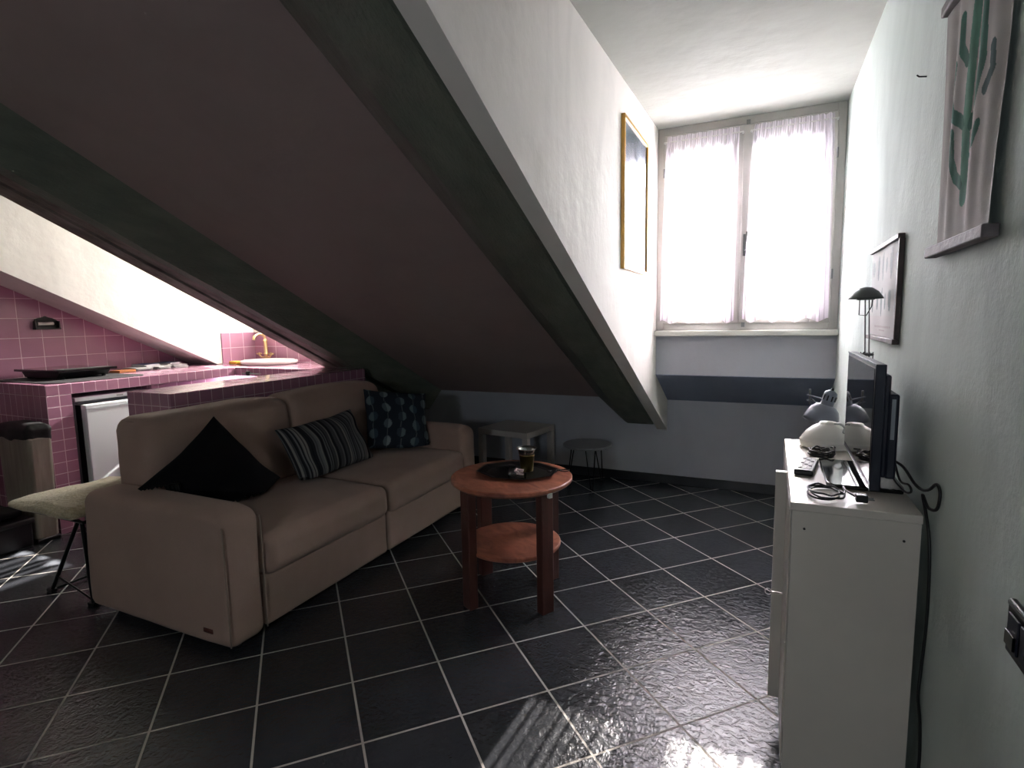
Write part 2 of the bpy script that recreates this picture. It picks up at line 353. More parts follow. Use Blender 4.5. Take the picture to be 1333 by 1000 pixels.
def pillow(bm, w, h, t, n=28, wr=.006, seed=0, pat=None, mat=None, square=3.):
    """a throw cushion in its own x (width), z (height), y (thickness)"""
    lay = bm.verts.layers.float_color.new('pattern') if pat else None
    V = {}
    def vert(i, j, s):
        edge = i in (0, n) or j in (0, n); key = (i, j, 0 if edge else s)
        if key in V: return V[key]
        u = math.sin((i/n-.5)*PI)*1.0; v = math.sin((j/n-.5)*PI)*1.0
        k = max(0, (1-abs(u)**square)*(1-abs(v)**square))**.55
        pin = 1-.07*(1-abs(v)**2)*abs(u)**4; pin2 = 1-.07*(1-abs(u)**2)*abs(v)**4
        p = Vector((u*w/2*pin, s*t/2*k, v*h/2*pin2))
        p += noise.noise_vector(p*7+Vector((seed*5.1, seed, 0)))*wr*(.3+k)*1.6
        q = bm.verts.new(mat @ p if mat else p)
        if pat: q[lay] = pat(u*.5*w, v*.5*h)
        V[key] = q; return q
    for s in (-1, 1):
        for i in range(n):
            for j in range(n): bm.faces.new([vert(i, j, s), vert(i+1, j, s), vert(i+1, j+1, s), vert(i, j+1, s)])
def orient(loc, yaw=0., pitch=0., roll=0.):
    return Matrix.Translation(loc) @ Matrix.Rotation(yaw, 4, 'Z') @ Matrix.Rotation(pitch, 4, 'X') @ Matrix.Rotation(roll, 4, 'Y')

# ------------------------------------------------------------------ the place: measures
XR, XL, YK, YW, YREAR = .38, -5.15, 4.60, 4.07, -2.6          # right wall, kitchen wall, knee wall, window wall, rear wall
SL, ZK = .484, .70                                             # roof slope and its height at the knee wall
def rz(y, off=0.): return ZK+(YK-y)*SL+off                     # underside of the roof
def cz(y): return 2.53+.03*y                                   # flat ceiling
YC = (ZK+YK*SL-2.53)/(SL+.03)                                  # where the roof meets the flat ceiling

# ------------------------------------------------------------------ shell
bm = B(); box(bm, -5.6, -3.0, -.12, .7, 5.0, 0); struct('floor', bm, 'floor')
bm = B(); prism(bm, [(-3.0, -.1), (-3.0, 3.), (5.0, 3.), (5.0, -.1)], 'x', XR, XR+.25); struct('wall_right', bm, 'wall_r')
bm = B(); box(bm, -5.6, YK, -.1, XR, YK+.25, ZK+.02); struct('wall_back', bm, 'knee')
bm = B(); box(bm, XL-.25, 0.9, -.1, XL, 4.8, 3.); struct('wall_left', bm, 'pk_wall')
bm = B(); box(bm, XL-.25, -3.0, -.1, XL, 0.9, 3.); struct('wall_left_rear', bm, 'cheek')
# rear wall with an opening added to let fill light in
bm = B()
for q in ((-5.6, -.5), (0.0, XR+.1)): box(bm, q[0], YREAR-.2, -.1, q[1], YREAR, 3.)
box(bm, -.5, YREAR-.2, -.1, 0.0, YREAR, 1.48); box(bm, -.5, YREAR-.2, 1.92, 0.0, YREAR, 3.); struct('wall_rear', bm, 'cheek')
bm = B(); prism(bm, [(-3.0, cz(-3.0)), (4.35, cz(4.35)), (4.35, 3.), (-3.0, 3.)], 'x', -5.6, XR); struct('ceiling', bm, 'ceil')
# sloped roof panels
def roof(name, x0, x1, y0=YC, y1=YK+.2, off=0., m='slope', th=.12):
    bm = B(); prism(bm, [(y0, rz(y0, off)), (y1, rz(y1, off)), (y1, rz(y1, off)+th), (y0, rz(y0, off)+th)], 'x', x0, x1); return struct(name, bm, m)
roof('ceiling_slope', -3.30, -.83)
roof('ceiling_slope_window', -.75, XR, YW+.001, YK+.2, 0., 'slope_sky_tint')
# cheek of the window dormer and its counterpart of the kitchen dormer
def cheek(name, x0, x1, off, ylo, m):
    bm = B(); prism(bm, [(YC-.4, rz(YC-.4, off)), (ylo, rz(ylo, off)), (YK, rz(ylo, off)) if ylo < YK else (YK, rz(YK, off)+.001), (YK, 2.75), (YC-.4, 2.75)], 'x', x0, x1)
    return struct(name, bm, m)
cheek('wall_dormer_left', -.828, -.75, -.25, YK-.001, 'cheek')
bm = B(); prism(bm, [(YC-.4, rz(YC-.4, -.185)), (3.6, 1.003), (4.03, 1.003), (4.03, 2.75), (YC-.4, 2.75)], 'x', XL, -4.76); struct('wall_kitchen_dormer_left', bm, 'cheek')
bm = B(); prism(bm, [(YC-.4, rz(YC-.4, -.10)), (4.03, rz(4.03, -.1) if 0 else 1.003), (4.03, 2.75), (YC-.4, 2.75)], 'x', -3.42, -3.30); struct('wall_kitchen_dormer_right', bm, 'cheek')
# window wall of the main dormer: panel under the sill
bm = B(); box(bm, -.75, YW, .96, XR, YW+.12, 1.235); struct('wall_window', bm, 'knee')
# kitchen dormer front wall: tiles below, plaster above, an opening for the window
bm = B(); box(bm, -4.76, 4.03, .6, -3.30, 4.2, 1.29); struct('wall_kitchen_back', bm, 'pk_back')
bm = B(); box(bm, -4.76, 4.03, 1.29, -3.30, 4.2, 1.34); box(bm, -4.76, 4.03, 2.5, -3.30, 4.2, 2.8)
box(bm, -4.76, 4.03, 1.34, -4.70, 4.2, 2.5); box(bm, -3.44, 4.03, 1.34, -3.30, 4.2, 2.5); struct('wall_kitchen_front', bm, 'cheek')
bm = B(); box(bm, -4.76, 3.655, 1.0, -4.748, 4.03, 1.292); struct('trim_3', bm, 'pk_wall', bevel=.002)
# tall filling behind everything so no sky shows between the dormers
bm = B(); prism(bm, [(3.62, .96), (3.62, 0), (YK, 0), (YK, rz(YK, -.01)), (3.62, rz(3.62, -.02))], 'x', -3.30, -3.15); struct('wall_divider', bm, 'beam')
bm = B(); box(bm, -5.6, YK+.2, -.1, XR+.25, YK+.32, .9); struct('wall_back_outer', bm, 'knee')

# beams along the slope
def beam(name, poly, y0, y1, m, jitter=0.):
    """poly: (x, offset from the roof underside)"""
    bm = B(); n = 46; rings = []
    for i in range(n+1):
        y = y0+(y1-y0)*i/n; R_ = []
        for j, (x, off) in enumerate(poly):
            w = noise.noise(Vector((y*1.7, j*3.1, x)))*jitter if off < -.01 else 0
            R_.append(bm.verts.new((x+w, y, rz(y, off+w*.6))))
        rings.append(R_)
    k = len(poly)
    for a, b in zip(rings, rings[1:]):
        for j in range(k): bm.faces.new((a[j], a[(j+1) % k], b[(j+1) % k], b[j]))
    bm.faces.new(rings[0]); bm.faces.new(rings[-1][::-1])
    return struct(name, bm, m, smooth='auto')
beam('trim_1', [(-1.335, .01), (-1.10, -.195), (-1.075, -.215), (-.87, -.215), (-.845, -.19), (-.829, .01)], YC, YK-.002, 'beam', .012)
beam('trim_2', [(-2.90, .01), (-3.045, -.185), (-3.06, -.20), (-3.14, -.20), (-3.145, .01)], YC, YK-.002, 'beam', .014)
t = beam('trim_4', [(-3.147, .01), (-3.147, -.165), (-3.16, -.17), (-3.285, -.175), (-3.287, .01)], YC, 4.2, 'board', .008)
beam('trim_5', [(-3.292, .01), (-3.292, -.155), (-3.30, -.185), (-3.415, -.19), (-3.42, -.18), (-3.42, .01)], YC, 4.2, 'board', .004)
bm = B(); box(bm, -3.30, YK-.012, 0, XR, YK, .075); struct('baseboard_back', bm, 'skirt', bevel=.003)
bm = B(); box(bm, XR-.012, -2.6, 0, XR, YK-.012, .075); struct('baseboard_right', bm, 'skirt', bevel=.003)

# ------------------------------------------------------------------ window
def add_frame(bm, x0, z0, x1, z1, w, y0, y1):
    box(bm, x0, y0, z0, x0+w, y1, z1); box(bm, x1-w, y0, z0, x1, y1, z1)
    box(bm, x0+w, y0, z0, x1-w, y1, z0+w); box(bm, x0+w, y0, z1-w, x1-w, y1, z1)
WZ0, WZ1, WX0, WX1 = 1.275, cz(YW)-.002, -.748, XR-.002
bm = B(); add_frame(bm, WX0, WZ0, WX1, WZ1, .05, YW-.005, YW+.1); win = struct('window_1', bm, 'winwood', bevel=.004)
XM = -.175
for a, b, ga, gb in ((WX0+.046, XM-.002, -.64, -.30), (XM+.002, WX1-.046, -.13, .215)):
    za, zb, gz0, gz1 = WZ0+.045, WZ1-.055, WZ0+.125, WZ1-.205
    bm = B(); q0, q1 = YW-.02, YW+.045
    box(bm, a, q0, za, ga, q1, zb); box(bm, gb, q0, za, b, q1, zb); box(bm, ga, q0, za, gb, q1, gz0); box(bm, ga, q0, gz1, gb, q1, zb)
    s_ = obj('sash', bm, 'winwood', win, bevel=.005)
    bm = B(); box(bm, ga-.004, YW+.015, gz0-.004, gb+.004, YW+.021, gz1+.004); obj('pane', bm, 'glass', s_)
bm = B(); box(bm, XM-.028, YW-.034, WZ0+.05, XM+.028, YW-.018, WZ1-.06); obj('meeting_stile', bm, 'winwood', win, bevel=.004)
bm = B(); box(bm, XM-.012, YW-.04, 1.76, XM+.012, YW-.034, 1.90); tube(bm, [(XM, YW-.04, 1.80), (XM, YW-.075, 1.80), (XM+.002, YW-.085, 1.81), (XM+.012, YW-.085, 1.91)], .006, 8)
obj('handle', bm, 'greylamp_dark', win, smooth='auto')
for z in (1.62, 2.35):
    bm = B(); cyl(bm, (WX0+.046, YW-.022, z-.03), (WX0+.046, YW-.022, z+.03), .006, seg=10); obj('hinge', bm, 'brushed', win, smooth='auto')
    bm = B(); cyl(bm, (WX1-.046, YW-.022, z-.03), (WX1-.046, YW-.022, z+.03), .006, seg=10); obj('hinge', bm, 'brushed', win, smooth='auto')
bm = B(); box(bm, XM-.012, YW-.03, WZ1-.06, XM+.012, YW-.008, WZ1-.03); box(bm, XM-.01, YW-.03, WZ0+.02, XM+.012, YW-.008, WZ0+.05); obj('latch', bm, 'brushed', win)
bm = B(); box(bm, -.80, YW-.085, 1.236, .40, YW+.02, 1.274); bmesh.ops.translate(bm, vec=(0, 0, 0), verts=bm.verts)
bmesh.ops.delete(bm, geom=list(bm.verts), context='VERTS'); box(bm, -.749, YW-.075, 1.236, XR-.001, YW+.12, 1.274); struct('window_sill', bm, 'sill', bevel=.005)
bm = B(); add_frame(bm, -4.70, 1.34, -3.44, 2.5, .05, 4.08, 4.14); box(bm, -4.10, 4.08, 1.39, -4.04, 4.14, 2.45); w2 = struct('window_2', bm, 'winwood', bevel=.004)
bm = B(); box(bm, -4.65, 4.108, 1.39, -4.10, 4.112, 2.45); obj('pane', bm, 'glass', w2)
bm = B(); box(bm, -4.04, 4.108, 1.39, -3.49, 4.112, 2.45); obj('pane', bm, 'glass', w2)
bm = B(); add_frame(bm, -.5, 1.48, 0.0, 1.92, .05, YREAR-.12, YREAR-.06); w3 = struct('added_fill_window', bm, 'winwood')  # unseen window behind the camera, added as a source of fill light
bm = B(); box(bm, -.46, YREAR-.1, 1.52, -.04, YREAR-.095, 1.88); obj('pane', bm, 'glass', w3)

# curtains on the two sashes, gathered on slim rods
def curtain(label, xt0, xt1, xb0, xb1, zt, zb, seed, bunch=None, YW=YW, cloth='curtain'):
    t = thing('curtain', label, 'curtain', ((xt0+xt1)/2, YW-.05, zb), 0, 'sheer window curtains')
    ox, oy, oz = t.location
    nx, nz = 200, 60; bm = B(); vs = []
    rnd = random.Random(seed); ph = [rnd.uniform(0, 6.28) for _ in range(6)]
    for j in range(nz+1):
        v = j/nz; z = zt+(zb-zt)*v; row = []
        for i in range(nx+1):
            u = i/nx; us = u+.012*math.sin(u*23+ph[0])*v
            x = (xt0+(xb0-xt0)*v**.7)*(1-us)+(xt1+(xb1-xt1)*v**.7)*us
            amp = .017+.016*v
            y = amp*math.sin(u*PI*2*7+ph[1]+.8*math.sin(v*2+ph[2]))+.006*math.sin(u*PI*2*17+ph[3])*(1-v)
            if v < .07: y = .004*math.sin(u*PI*2*26+ph[4])+.008*math.sin(u*PI*14+ph[1])
            if bunch and u > bunch: y += .012*math.sin((u-bunch)/(1-bunch)*PI*5)
            zz = z+(.012*math.sin(u*PI*8+ph[5])*(v**6))
            row.append(bm.verts.new((x-ox, y*.9-.012, zz-oz)))
        vs.append(row)
    for j in range(nz):
        for i in range(nx): bm.faces.new((vs[j][i], vs[j][i+1], vs[j+1][i+1], vs[j+1][i]))
    obj('cloth', bm, cloth, t, smooth=True)
    bm = B(); cyl(bm, (xt0-.02-ox, -.012, zt-.035-oz), (xt1+.02-ox, -.012, zt-.035-oz), .004, seg=8)
    for x in (xt0-.02, xt1+.02): cyl(bm, (x-ox, -.012, zt-.035-oz), (x-ox, .014, zt-.035-oz), .006, seg=8)
    obj('rod', bm, 'white_plastic', t, smooth='auto')
curtain('pale lilac sheer curtain on the left window sash beside the framed picture', -.675, -.225, -.72, -.23, 2.575, 1.335, 3)
curtain('plain sheer curtain on the kitchen dormer window above the white basin', -4.68, -3.46, -4.68, -3.46, 2.49, 1.36, 5, None, 4.03, 'curtain_plain')
curtain('pale lilac sheer curtain on the right window sash, bunched at its right edge', -.135, .305, -.185, .325, 2.575, 1.335, 8, .8)

# ------------------------------------------------------------------ kitchen masonry
def pinkmat(n, c):
    if abs(n.z) > .7: return 2
    return 0 if abs(n.x) > .7 else 1
PINK = ['pk_yz', 'pk_xz', 'pk_xy']
k = thing('kitchen_counter', 'pink tiled masonry kitchen counter with square tile edge, under the sloped wall', 'kitchen counter', (-4.25, 1.965, 0))
def K(name, b, m=PINK, **kw):
    setmat(b, pinkmat); bmesh.ops.translate(b, vec=(4.25, -1.965, 0), verts=b.verts); return obj(name, b, m, k, **kw)
bm = B(); prism(bm, [(XL+.002, 1.965), (-4.25, 1.965), (-4.25, 3.38), (-3.352, 3.38), (-3.352, 4.028), (XL+.002, 4.028)], 'z', .928, 1.0); K('worktop', bm, bevel=.004)
bm = B(); box(bm, XL+.002, 1.965, 0, -4.25, 2.11, .928); K('pillar', bm)
bm = B(); box(bm, XL+.002, 2.66, 0, -4.27, 2.74, .928); K('partition', bm)
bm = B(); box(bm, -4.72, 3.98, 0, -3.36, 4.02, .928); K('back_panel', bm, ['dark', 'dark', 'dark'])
bm = B(); prism(bm, [(1.94, 0), (1.94, 1.0), (3.54, 1.0), (3.555, .99), (3.555, 0)], 'x', -3.348, -2.965); setmat(bm, pinkmat)
tag(obj('tiled_partition', bm, PINK, bevel=.004), 'low pink tiled half wall running behind the beige sofa', 'half wall')
# basin and tap
t = thing('washbasin', 'white oval ceramic basin set in the pink worktop below the brass tap', 'sink', (-4.26, 3.76, 1.0))
bm = B(); lathe(bm, [(.26, 0.001), (.28, .012), (.285, .030), (.275, .040), (.25, .034), (.21, .018), (.1, .012), (0, .011)], seg=56, sx=1., sy=.78); obj('bowl', bm, 'ceramic', t, smooth=True)
bm = B(); lathe(bm, [(.0, .018), (.02, .018), (.022, .012)], seg=20); obj('drain', bm, 'chrome', t, smooth=True)
t = thing('tap', 'old brass mixer tap with two cross handles and a tall spout', 'tap', (-4.55, 3.985, 1.0), 0)
bm = B(); lathe(bm, [(.04, 0), (.035, .012), (.02, .02), (.019, .07), (.026, .08), (.019, .09), (.018, .20), (.024, .21), (.014, .225)], seg=20)
tube(bm, [(0, 0, .21), (0, -.01, .25), (0, -.06, .275), (0, -.12, .255), (0, -.135, .22)], .013, 10, smooth=5); obj('spout', bm, 'brass', t, smooth='auto')
for s in (-1, 1):
    bm = B(); tube(bm, [(0, 0, .05), (s*.05, -.01, .045), (s*.075, -.012, .065)], .009, 10, smooth=4)
    for a in range(4): tube(bm, [(s*.08, -.012, .075), (s*.08+.026*math.cos(a*PI/2+.4), -.012+.026*math.sin(a*PI/2+.4), .08)], [.006, .008], 8)
    lathe(bm, [(.0, .095), (.01, .09), (.012, .075), (.008, .06)], (s*.08, -.012, 0), 12); obj('handle', bm, 'brass', t, smooth='auto')
bm = B(); rbox(bm, -4.63, 3.62, 1.001, -4.53, 3.69, 1.03, .008, 8, (0, 0, .004)); tag(obj('sponge', bm, 'sponge', smooth=True), 'yellow sponge on the pink worktop left of the white basin', 'sponge')
# black tap-like valve with rail below the back worktop
t = thing('towel_rail', 'black knob and thin metal rail under the edge of the pink worktop', 'rail', (-4.05, 3.376, .955))
bm = B(); cyl(bm, (-.07, -.03, -.002), (.12, -.03, -.002), .005, seg=10); cyl(bm, (.11, -.03, -.002), (.11, .003, -.002), .005, seg=8); obj('bar', bm, 'brushed', t, smooth='auto')
bm = B(); lathe(bm, [(0, .02), (.016, .018), (.022, .004), (.02, -.01), (.014, -.02), (0, -.02)], (0, -.03, 0), 18); cyl(bm, (0, -.03, 0), (0, .003, 0), .007, seg=8); obj('knob', bm, 'black', t, smooth='auto')
# fridge
t = thing('mini_fridge', 'small white under-counter fridge with its door slightly proud, behind the sofa', 'fridge', (-4.30, 2.40, 0))
bm = B(); box(bm, -.5, -.245, .02, -.03, .245, .86); obj('cabinet', bm, 'fridge_side', t, bevel=.008)
bm = B(); box(bm, -.5, -.25, .862, .0, .25, .895); obj('top_panel', bm, 'fridge', t, bevel=.006)
bm = B(); box(bm, .03, -.235, .06, .085, .245, .845); d = obj('door', bm, 'fridge', t, bevel=.008)
bm = B(); box(bm, .0855, -.235, .815, .087, .245, .818); obj('seam', bm, 'fridge_side', d)
bm = B(); box(bm, -.03, -.235, .06, .03, .235, .84); obj('gasket', bm, 'black', t)
bm = B(); box(bm, .0005, .02, .873, .002, .065, .883); obj('badge', bm, 'greyprint', t)
bm = B(); box(bm, .086, .17, .60, .10, .235, .63); obj('handle', bm, 'black', d, bevel=.004)
for x in (-.45, -.05):
    for y in (-.2, .2):
        bm = B(); cyl(bm, (x, y, 0), (x, y, .02), .015, seg=10); obj('foot', bm, 'black', t)
# cooktop, mat, box, booklets
bm = B(); prism(bm, [(-4.98, 2.02), (-4.36, 2.02), (-4.30, 2.08), (-4.30, 2.62), (-4.36, 2.66), (-4.98, 2.66), (-5.04, 2.6), (-5.04, 2.08)], 'z', 1.001, 1.006)
tag(obj('cutting_mat', bm, 'matgrey', bevel=.002), 'dark grey mat under the portable cooktop on the pink worktop', 'mat')
t = thing('portable_cooktop', 'flat black portable cooktop on the dark mat', 'cooktop', (-4.78, 2.36, 1.006), math.radians(2))
bm = B(); prism(bm, [(-.24, .05), (-.20, 0.008), (.20, 0.008), (.24, .05)], 'y', -.17, .17); obj('body', bm, 'black', t, bevel=.006)
bm = B(); box(bm, -.27, -.20, .051, .27, .20, .068); g = obj('glass_plate', bm, 'black_gloss', t, bevel=.004)
bm = B(); box(bm, .16, -.17, .0685, .25, .17, .070); obj('steel_strip', bm, 'brushed', g)
for x, y in ((-.2, -.14), (.2, -.14), (-.2, .14), (.2, .14)):
    bm = B(); cyl(bm, (x, y, 0), (x, y, .012), .016, seg=12); obj('foot', bm, 'black', t)
bm = B(); box(bm, -.05, -.075, 0, .05, .075, .018); o = obj('small_box', bm, 'orange', bevel=.002, loc=(-4.80, 2.77, 1.001)); tag(o, 'small flat orange box beside the cooktop on the pink worktop', 'box')
o.rotation_euler = (0, 0, .2)
rr = random.Random(4)
for i, (x, y, z, m, lb) in enumerate(((-4.90, 2.95, 0, 'paper', 'white booklet lying flat beside the orange box'), (-4.92, 3.12, 0, 'paper', 'pale leaflet with grey edges in the middle of the leaflets on the pink worktop'),
        (-4.95, 3.30, 0, 'paper', 'white leaflet farthest from the cooktop on the pink worktop'), (-4.93, 3.04, .0228, 'bluepaper', 'dark blue booklet on top of the leaflets beside the orange box'), (-4.96, 3.24, .0228, 'bluepaper', 'dark blue leaflet on top of the farthest white leaflet'))):
    t = thing('booklet', lb, 'booklet', (x, y, 1.001+z), rr.uniform(-.2, .2), 'leaflets on the kitchen worktop')
    bm = B()
    for q in range(4): box(bm, -.10+rr.uniform(-.015, .015), -.06+rr.uniform(-.012, .012), q*.0055, .10+rr.uniform(-.015, .015), .06+rr.uniform(-.012, .012), q*.0055+.0042)
    obj('pages', bm, 'paper', t)
    bm = B(); box(bm, -.095, -.068, .0209, .09, .068, .0225); obj('cover', bm, m, t)
# wall holder and ladle
t = thing('wall_holder', 'small black wooden wall rack with a curved top on the pink tiles', 'holder', (XL, 2.43, 1.36))
bm = B(); pr_ = [(-.085, 0), (.085, 0), (.08, .07), (.05, .088), (.02, .095), (0, .105), (-.02, .095), (-.05, .088), (-.07, .08)]
prism(bm, pr_, 'x', .001, .014); obj('back_board', bm, 'black', t, bevel=.002)
bm = B(); box(bm, .014, -.085, 0, .05, .085, .012); obj('shelf', bm, 'black', t, bevel=.002)
bm = B(); cyl(bm, (.035, -.065, .045), (.035, .04, .045), .012, seg=14); obj('roll', bm, 'white_plastic', t, smooth='auto')
bm = B(); box(bm, .014, -.085, .012, .05, -.078, .065); obj('side', bm, 'black', t)
bm = B(); box(bm, .014, .072, .012, .05, .079, .065); obj('side', bm, 'black', t)
t = thing('ladle', 'black spatula hanging on the pink tiles at the left edge', 'kitchen utensil', (XL+.012, 2.075, 1.43))
bm = B(); tube(bm, [(.0, .0, .05), (.004, .02, .12), (.004, .035, .22), (0, .02, .32), (-.004, 0, .34)], .006, 8, smooth=4); obj('handle', bm, 'black', t, smooth='auto')
bm = B(); prism(bm, [(-.03, -.03), (.03, -.02), (.028, .04), (.006, .06), (-.02, .055)], 'x', -.003, .003); obj('blade', bm, 'black', t, bevel=.002)
# bin and crate
t = thing('waste_bin', 'tall grey square bin with a black liner against the pink pillar', 'bin', (-4.36, 1.872, 0))
bm = B(); prism(bm, [(-.165, -.06), (.165, -.06), (.165, .06), (-.165, .06)], 'z', .015, .69)
for v in bm.verts:
    if v.co.z > .5: v.co.x *= 1.15; v.co.y *= 1.1
obj('body', bm, 'bin', t, bevel=.02, seg=3)
bm = B(); rbox(bm, -.195, -.072, .66, .195, .072, .76, .03, 16, (0, 0, .02), .014, None, 2, 9.); obj('liner', bm, 'bag', t, smooth=True)
bm = B(); box(bm, -.17, -.065, 0, .17, .065, .03); obj('base', bm, 'black', t, bevel=.008)
t = thing('storage_crate', 'low black crate on the floor in front of the grey bin', 'crate', (-4.39, 1.69, 0))
bm = B(); box(bm, -.2, -.10, 0, .2, .10, .17); obj('body', bm, 'black', t, bevel=.012)
bm = B(); box(bm, -.21, -.11, .155, .21, .11, .185); obj('rim', bm, 'black', t, bevel=.006)
bm = B(); box(bm, .02, -.106, .04, .15, -.101, .13); obj('label_panel', bm, 'black_gloss', t)
bm = B(); rbox(bm, -.15, -.09, .197, .14, .08, .235, .015, 12, (0, 0, .01), .010, None, 5, 12.); tag(obj('folded_cloth', bm, 'matgrey', smooth=True, loc=(-4.39, 1.69, 0.0)), 'dark crumpled cloth lying on the low black crate', 'cloth')

# folding chair with a cream seat pad behind the sofa
t = thing('folding_chair', 'black metal frame folding chair behind the near end of the sofa', 'chair', (-3.38, 1.62, 0))
def rod(parent, name, pts, r=.009, m='black_metal', sm=0):
    b = B(); tube(b, pts, r, 10, smooth=sm); return obj(name, b, m, parent, smooth='auto')
for y in (-.135, .23):
    rod(t, 'leg', [(.02, y, .012), (.10, y, .12), (.33, y, .43)], .010)
    rod(t, 'leg', [(.385, y, .012), (.36, y, .43)], .010)
    rod(t, 'cross_bar', [(.085, y, .10), (.385, y, .03)], .005)
for x in (.02, .385): rod(t, 'stretcher', [(x, -.135, .014), (x, .23, .014)], .007)
for x, y in ((.02, -.135), (.02, .23), (.385, -.135), (.385, .23)):
    bm = B(); box(bm, x-.03, y-.014, 0, x+.02, y+.014, .022); obj('foot', bm, 'black', t, bevel=.004)
rod(t, 'seat_frame', [(-.08, -.15, .435), (.40, -.15, .435), (.40, .27, .435), (-.08, .27, .435), (-.08, -.15, .435)], .008)
bm = B()
rbox(bm, -.16, -.21, .456, .40, .30, .515, .028, 20, (0.02, 0.02, .012), .012, None, 3, 6.)
for v in bm.verts:
    k_ = max(0, (.1-v.co.x)/.28); v.co.z = .456+(v.co.z-.456)*(1-.45*k_); v.co.x -= .04*k_*max(0, 1-abs(v.co.y+.1)/.14)
obj_ = obj('seat_cushion', bm, 'cream', smooth=True, loc=(-3.38, 1.62, 0)); tag(obj_, 'cream fleecy seat cushion on the folding chair behind the sofa', 'cushion')

# ------------------------------------------------------------------ sofa
SX0, SX1, SY0, SY1 = -2.945, -1.95, 1.44, 3.54
t = thing('sofa', 'beige taupe two-seat fabric sofa bed against the pink half wall', 'sofa', (-2.45, 2.49, 0))
def S(name, b, m='sofa', par=t, **kw):
    bmesh.ops.translate(b, vec=(2.45, -2.49, 0), verts=b.verts); return obj(name, b, m, par, smooth=True, **kw)
def armrest(y0, y1, seed):
    b = B(); rbox(b, SX0, y0, .035, SX1, y1, .615, .045, 22, (.004, .008, .006), .006, None, seed, 2.5)
    for v in b.verts:           # the top slopes down slightly to the rear and front corner rounds off
        if v.co.z > .3:
            k_ = (v.co.z-.3)/.3; v.co.z -= .03*k_*max(0, (v.co.x-(SX1-.12))/.12)**2
            v.co.x += .06*k_*max(0, ((SX0+.25)-v.co.x)/.25)**2*.6; v.co.z -= .05*k_*max(0, ((SX0+.12)-v.co.x)/.12)**2
    return b
a1 = S('armrest', armrest(SY0, SY0+.18, 1)); a2 = S('armrest', armrest(SY1-.18, SY1, 2))
bm = B(); box(bm, SX1-.16, SY0-.006, .10, SX1-.105, SY0-.001, .118); S('leather_tag', bm, 'tag', a1)['label'] = 'small brown leather tag'
for y in (SY0-.001, SY0+.181):
    bm = B(); tube(bm, [(SX1-.004, y, .06), (SX1-.004, y, .5), (SX1-.012, y, .565)], .0035, 6, smooth=5); S('piping', bm, 'piping', a1)
y0, y1 = SY0+.182, SY1-.182; ym = (y0+y1)/2
for a, b_, sd in ((y0, ym, 1), (ym, y1, 2)):
    bm = B(); rbox(bm, -2.55, a+.003, .05, -1.965, b_-.003, .285, .02, 16, (.006, 0, .0), .003, None, sd, 3.); S('front_panel', bm)
    bm = B(); rbox(bm, -2.70, a+.003, .275, -1.935, b_-.003, .455, .05, 22, (.012, .0, .028), .008, None, sd+4, 3.5); S('seat_cushion', bm)
def back(a, b_, sd):
    bm = B(); rbox(bm, -2.94, a, .30, -2.66, b_, .925, .07, 22, (.03, .0, .02), .010, None, sd, 3.)
    for v in bm.verts:
        k_ = (v.co.z-.3)/.6
        if v.co.x > -2.8: v.co.x += .07*(1-k_)
    return bm
S('backrest', back(y0-.015, ym+.004, 11)); S('backrest', back(ym-.004, y1+.0, 12))
bm = B(); box(bm, SX0+.01, SY0+.17, .04, -2.5, SY1-.17, .4); S('base_frame', bm)
bm = B(); tube(bm, [(-2.90, y0+.02, .85), (-2.86, y0+.01, .905), (-2.76, y0+.01, .905), (-2.70, y0+.015, .85), (-2.66, y0+.02, .62)], .0035, 6, smooth=5); S('piping', bm, 'piping')
for x in (SX0+.1, SX1-.1):
    for y in (SY0+.09, SY1-.09):
        bm = B(); cyl(bm, (x, y, 0), (x, y, .05), .025, seg=14); S('foot', bm, 'black')

# throw cushions
def stripes(u, v):
    c = random.Random(int((u+1)*110)).random()
    pal = [(.014, .014, .018), (.025, .026, .03), (.16, .165, .17), (.26, .25, .235), (.07, .07, .075)]
    p = pal[int(c*4.99)]; return (*p, 1)
def dots(u, v):
    col = (.022, .030, .042)
    k_ = round(u/.10); cx = k_*.10
    if abs(u-cx-.004*math.sin(v*25)) < .0028: col = (.10, .12, .13)
    row = round((v-(k_ % 2)*.06)/.12); cy = row*.12+(k_ % 2)*.06
    dd = math.hypot((u-cx+.0)*1.15, v-cy)
    if dd < .034:
        h_ = (k_*7+row*3) % 3
        col = [(.12, .17, .19), (.045, .07, .095), (.20, .25, .27)][h_] if u > cx else [(.045, .06, .08), (.12, .17, .19), (.09, .12, .14)][h_]
    return (*col, 1)
def rest(b, mtx):                                # let a cushion settle against seat, armrest and backrest
    for v in b.verts:
        p = mtx @ v.co
        p.x = max(p.x, -2.622+.07*(1-(p.z-.3)/.6)) if p.z < .93 else p.x
        lo = .488 if p.y > 1.63 else .625
        if p.z < lo: p.z = lo+.02*math.tanh((lo-p.z)*-2)+.02
        v.co = mtx.inverted() @ p
def cushion(m, pat, w, h, th, n, seed, mtx, label, wr=.01):
    b = B(); pillow(b, w, h, th, n, wr, seed, pat); rest(b, mtx)
    o = obj('throw_cushion', b, m, smooth=True); tag(o, label, 'cushion', 'cushions on the sofa'); o.matrix_world = mtx
cushion('black_fab', None, .475, .475, .15, 40, 1, orient((-2.49, 1.82, .59), math.radians(76), math.radians(-14), math.radians(54)),
    'plain black square cushion standing on its corner at the near end of the sofa')
cushion('stripe', stripes, .62, .36, .16, 110, 2, orient((-2.45, 2.56, .625), math.radians(88), math.radians(-28), math.radians(-3)),
    'oblong cushion with black and grey vertical stripes in the middle of the sofa')
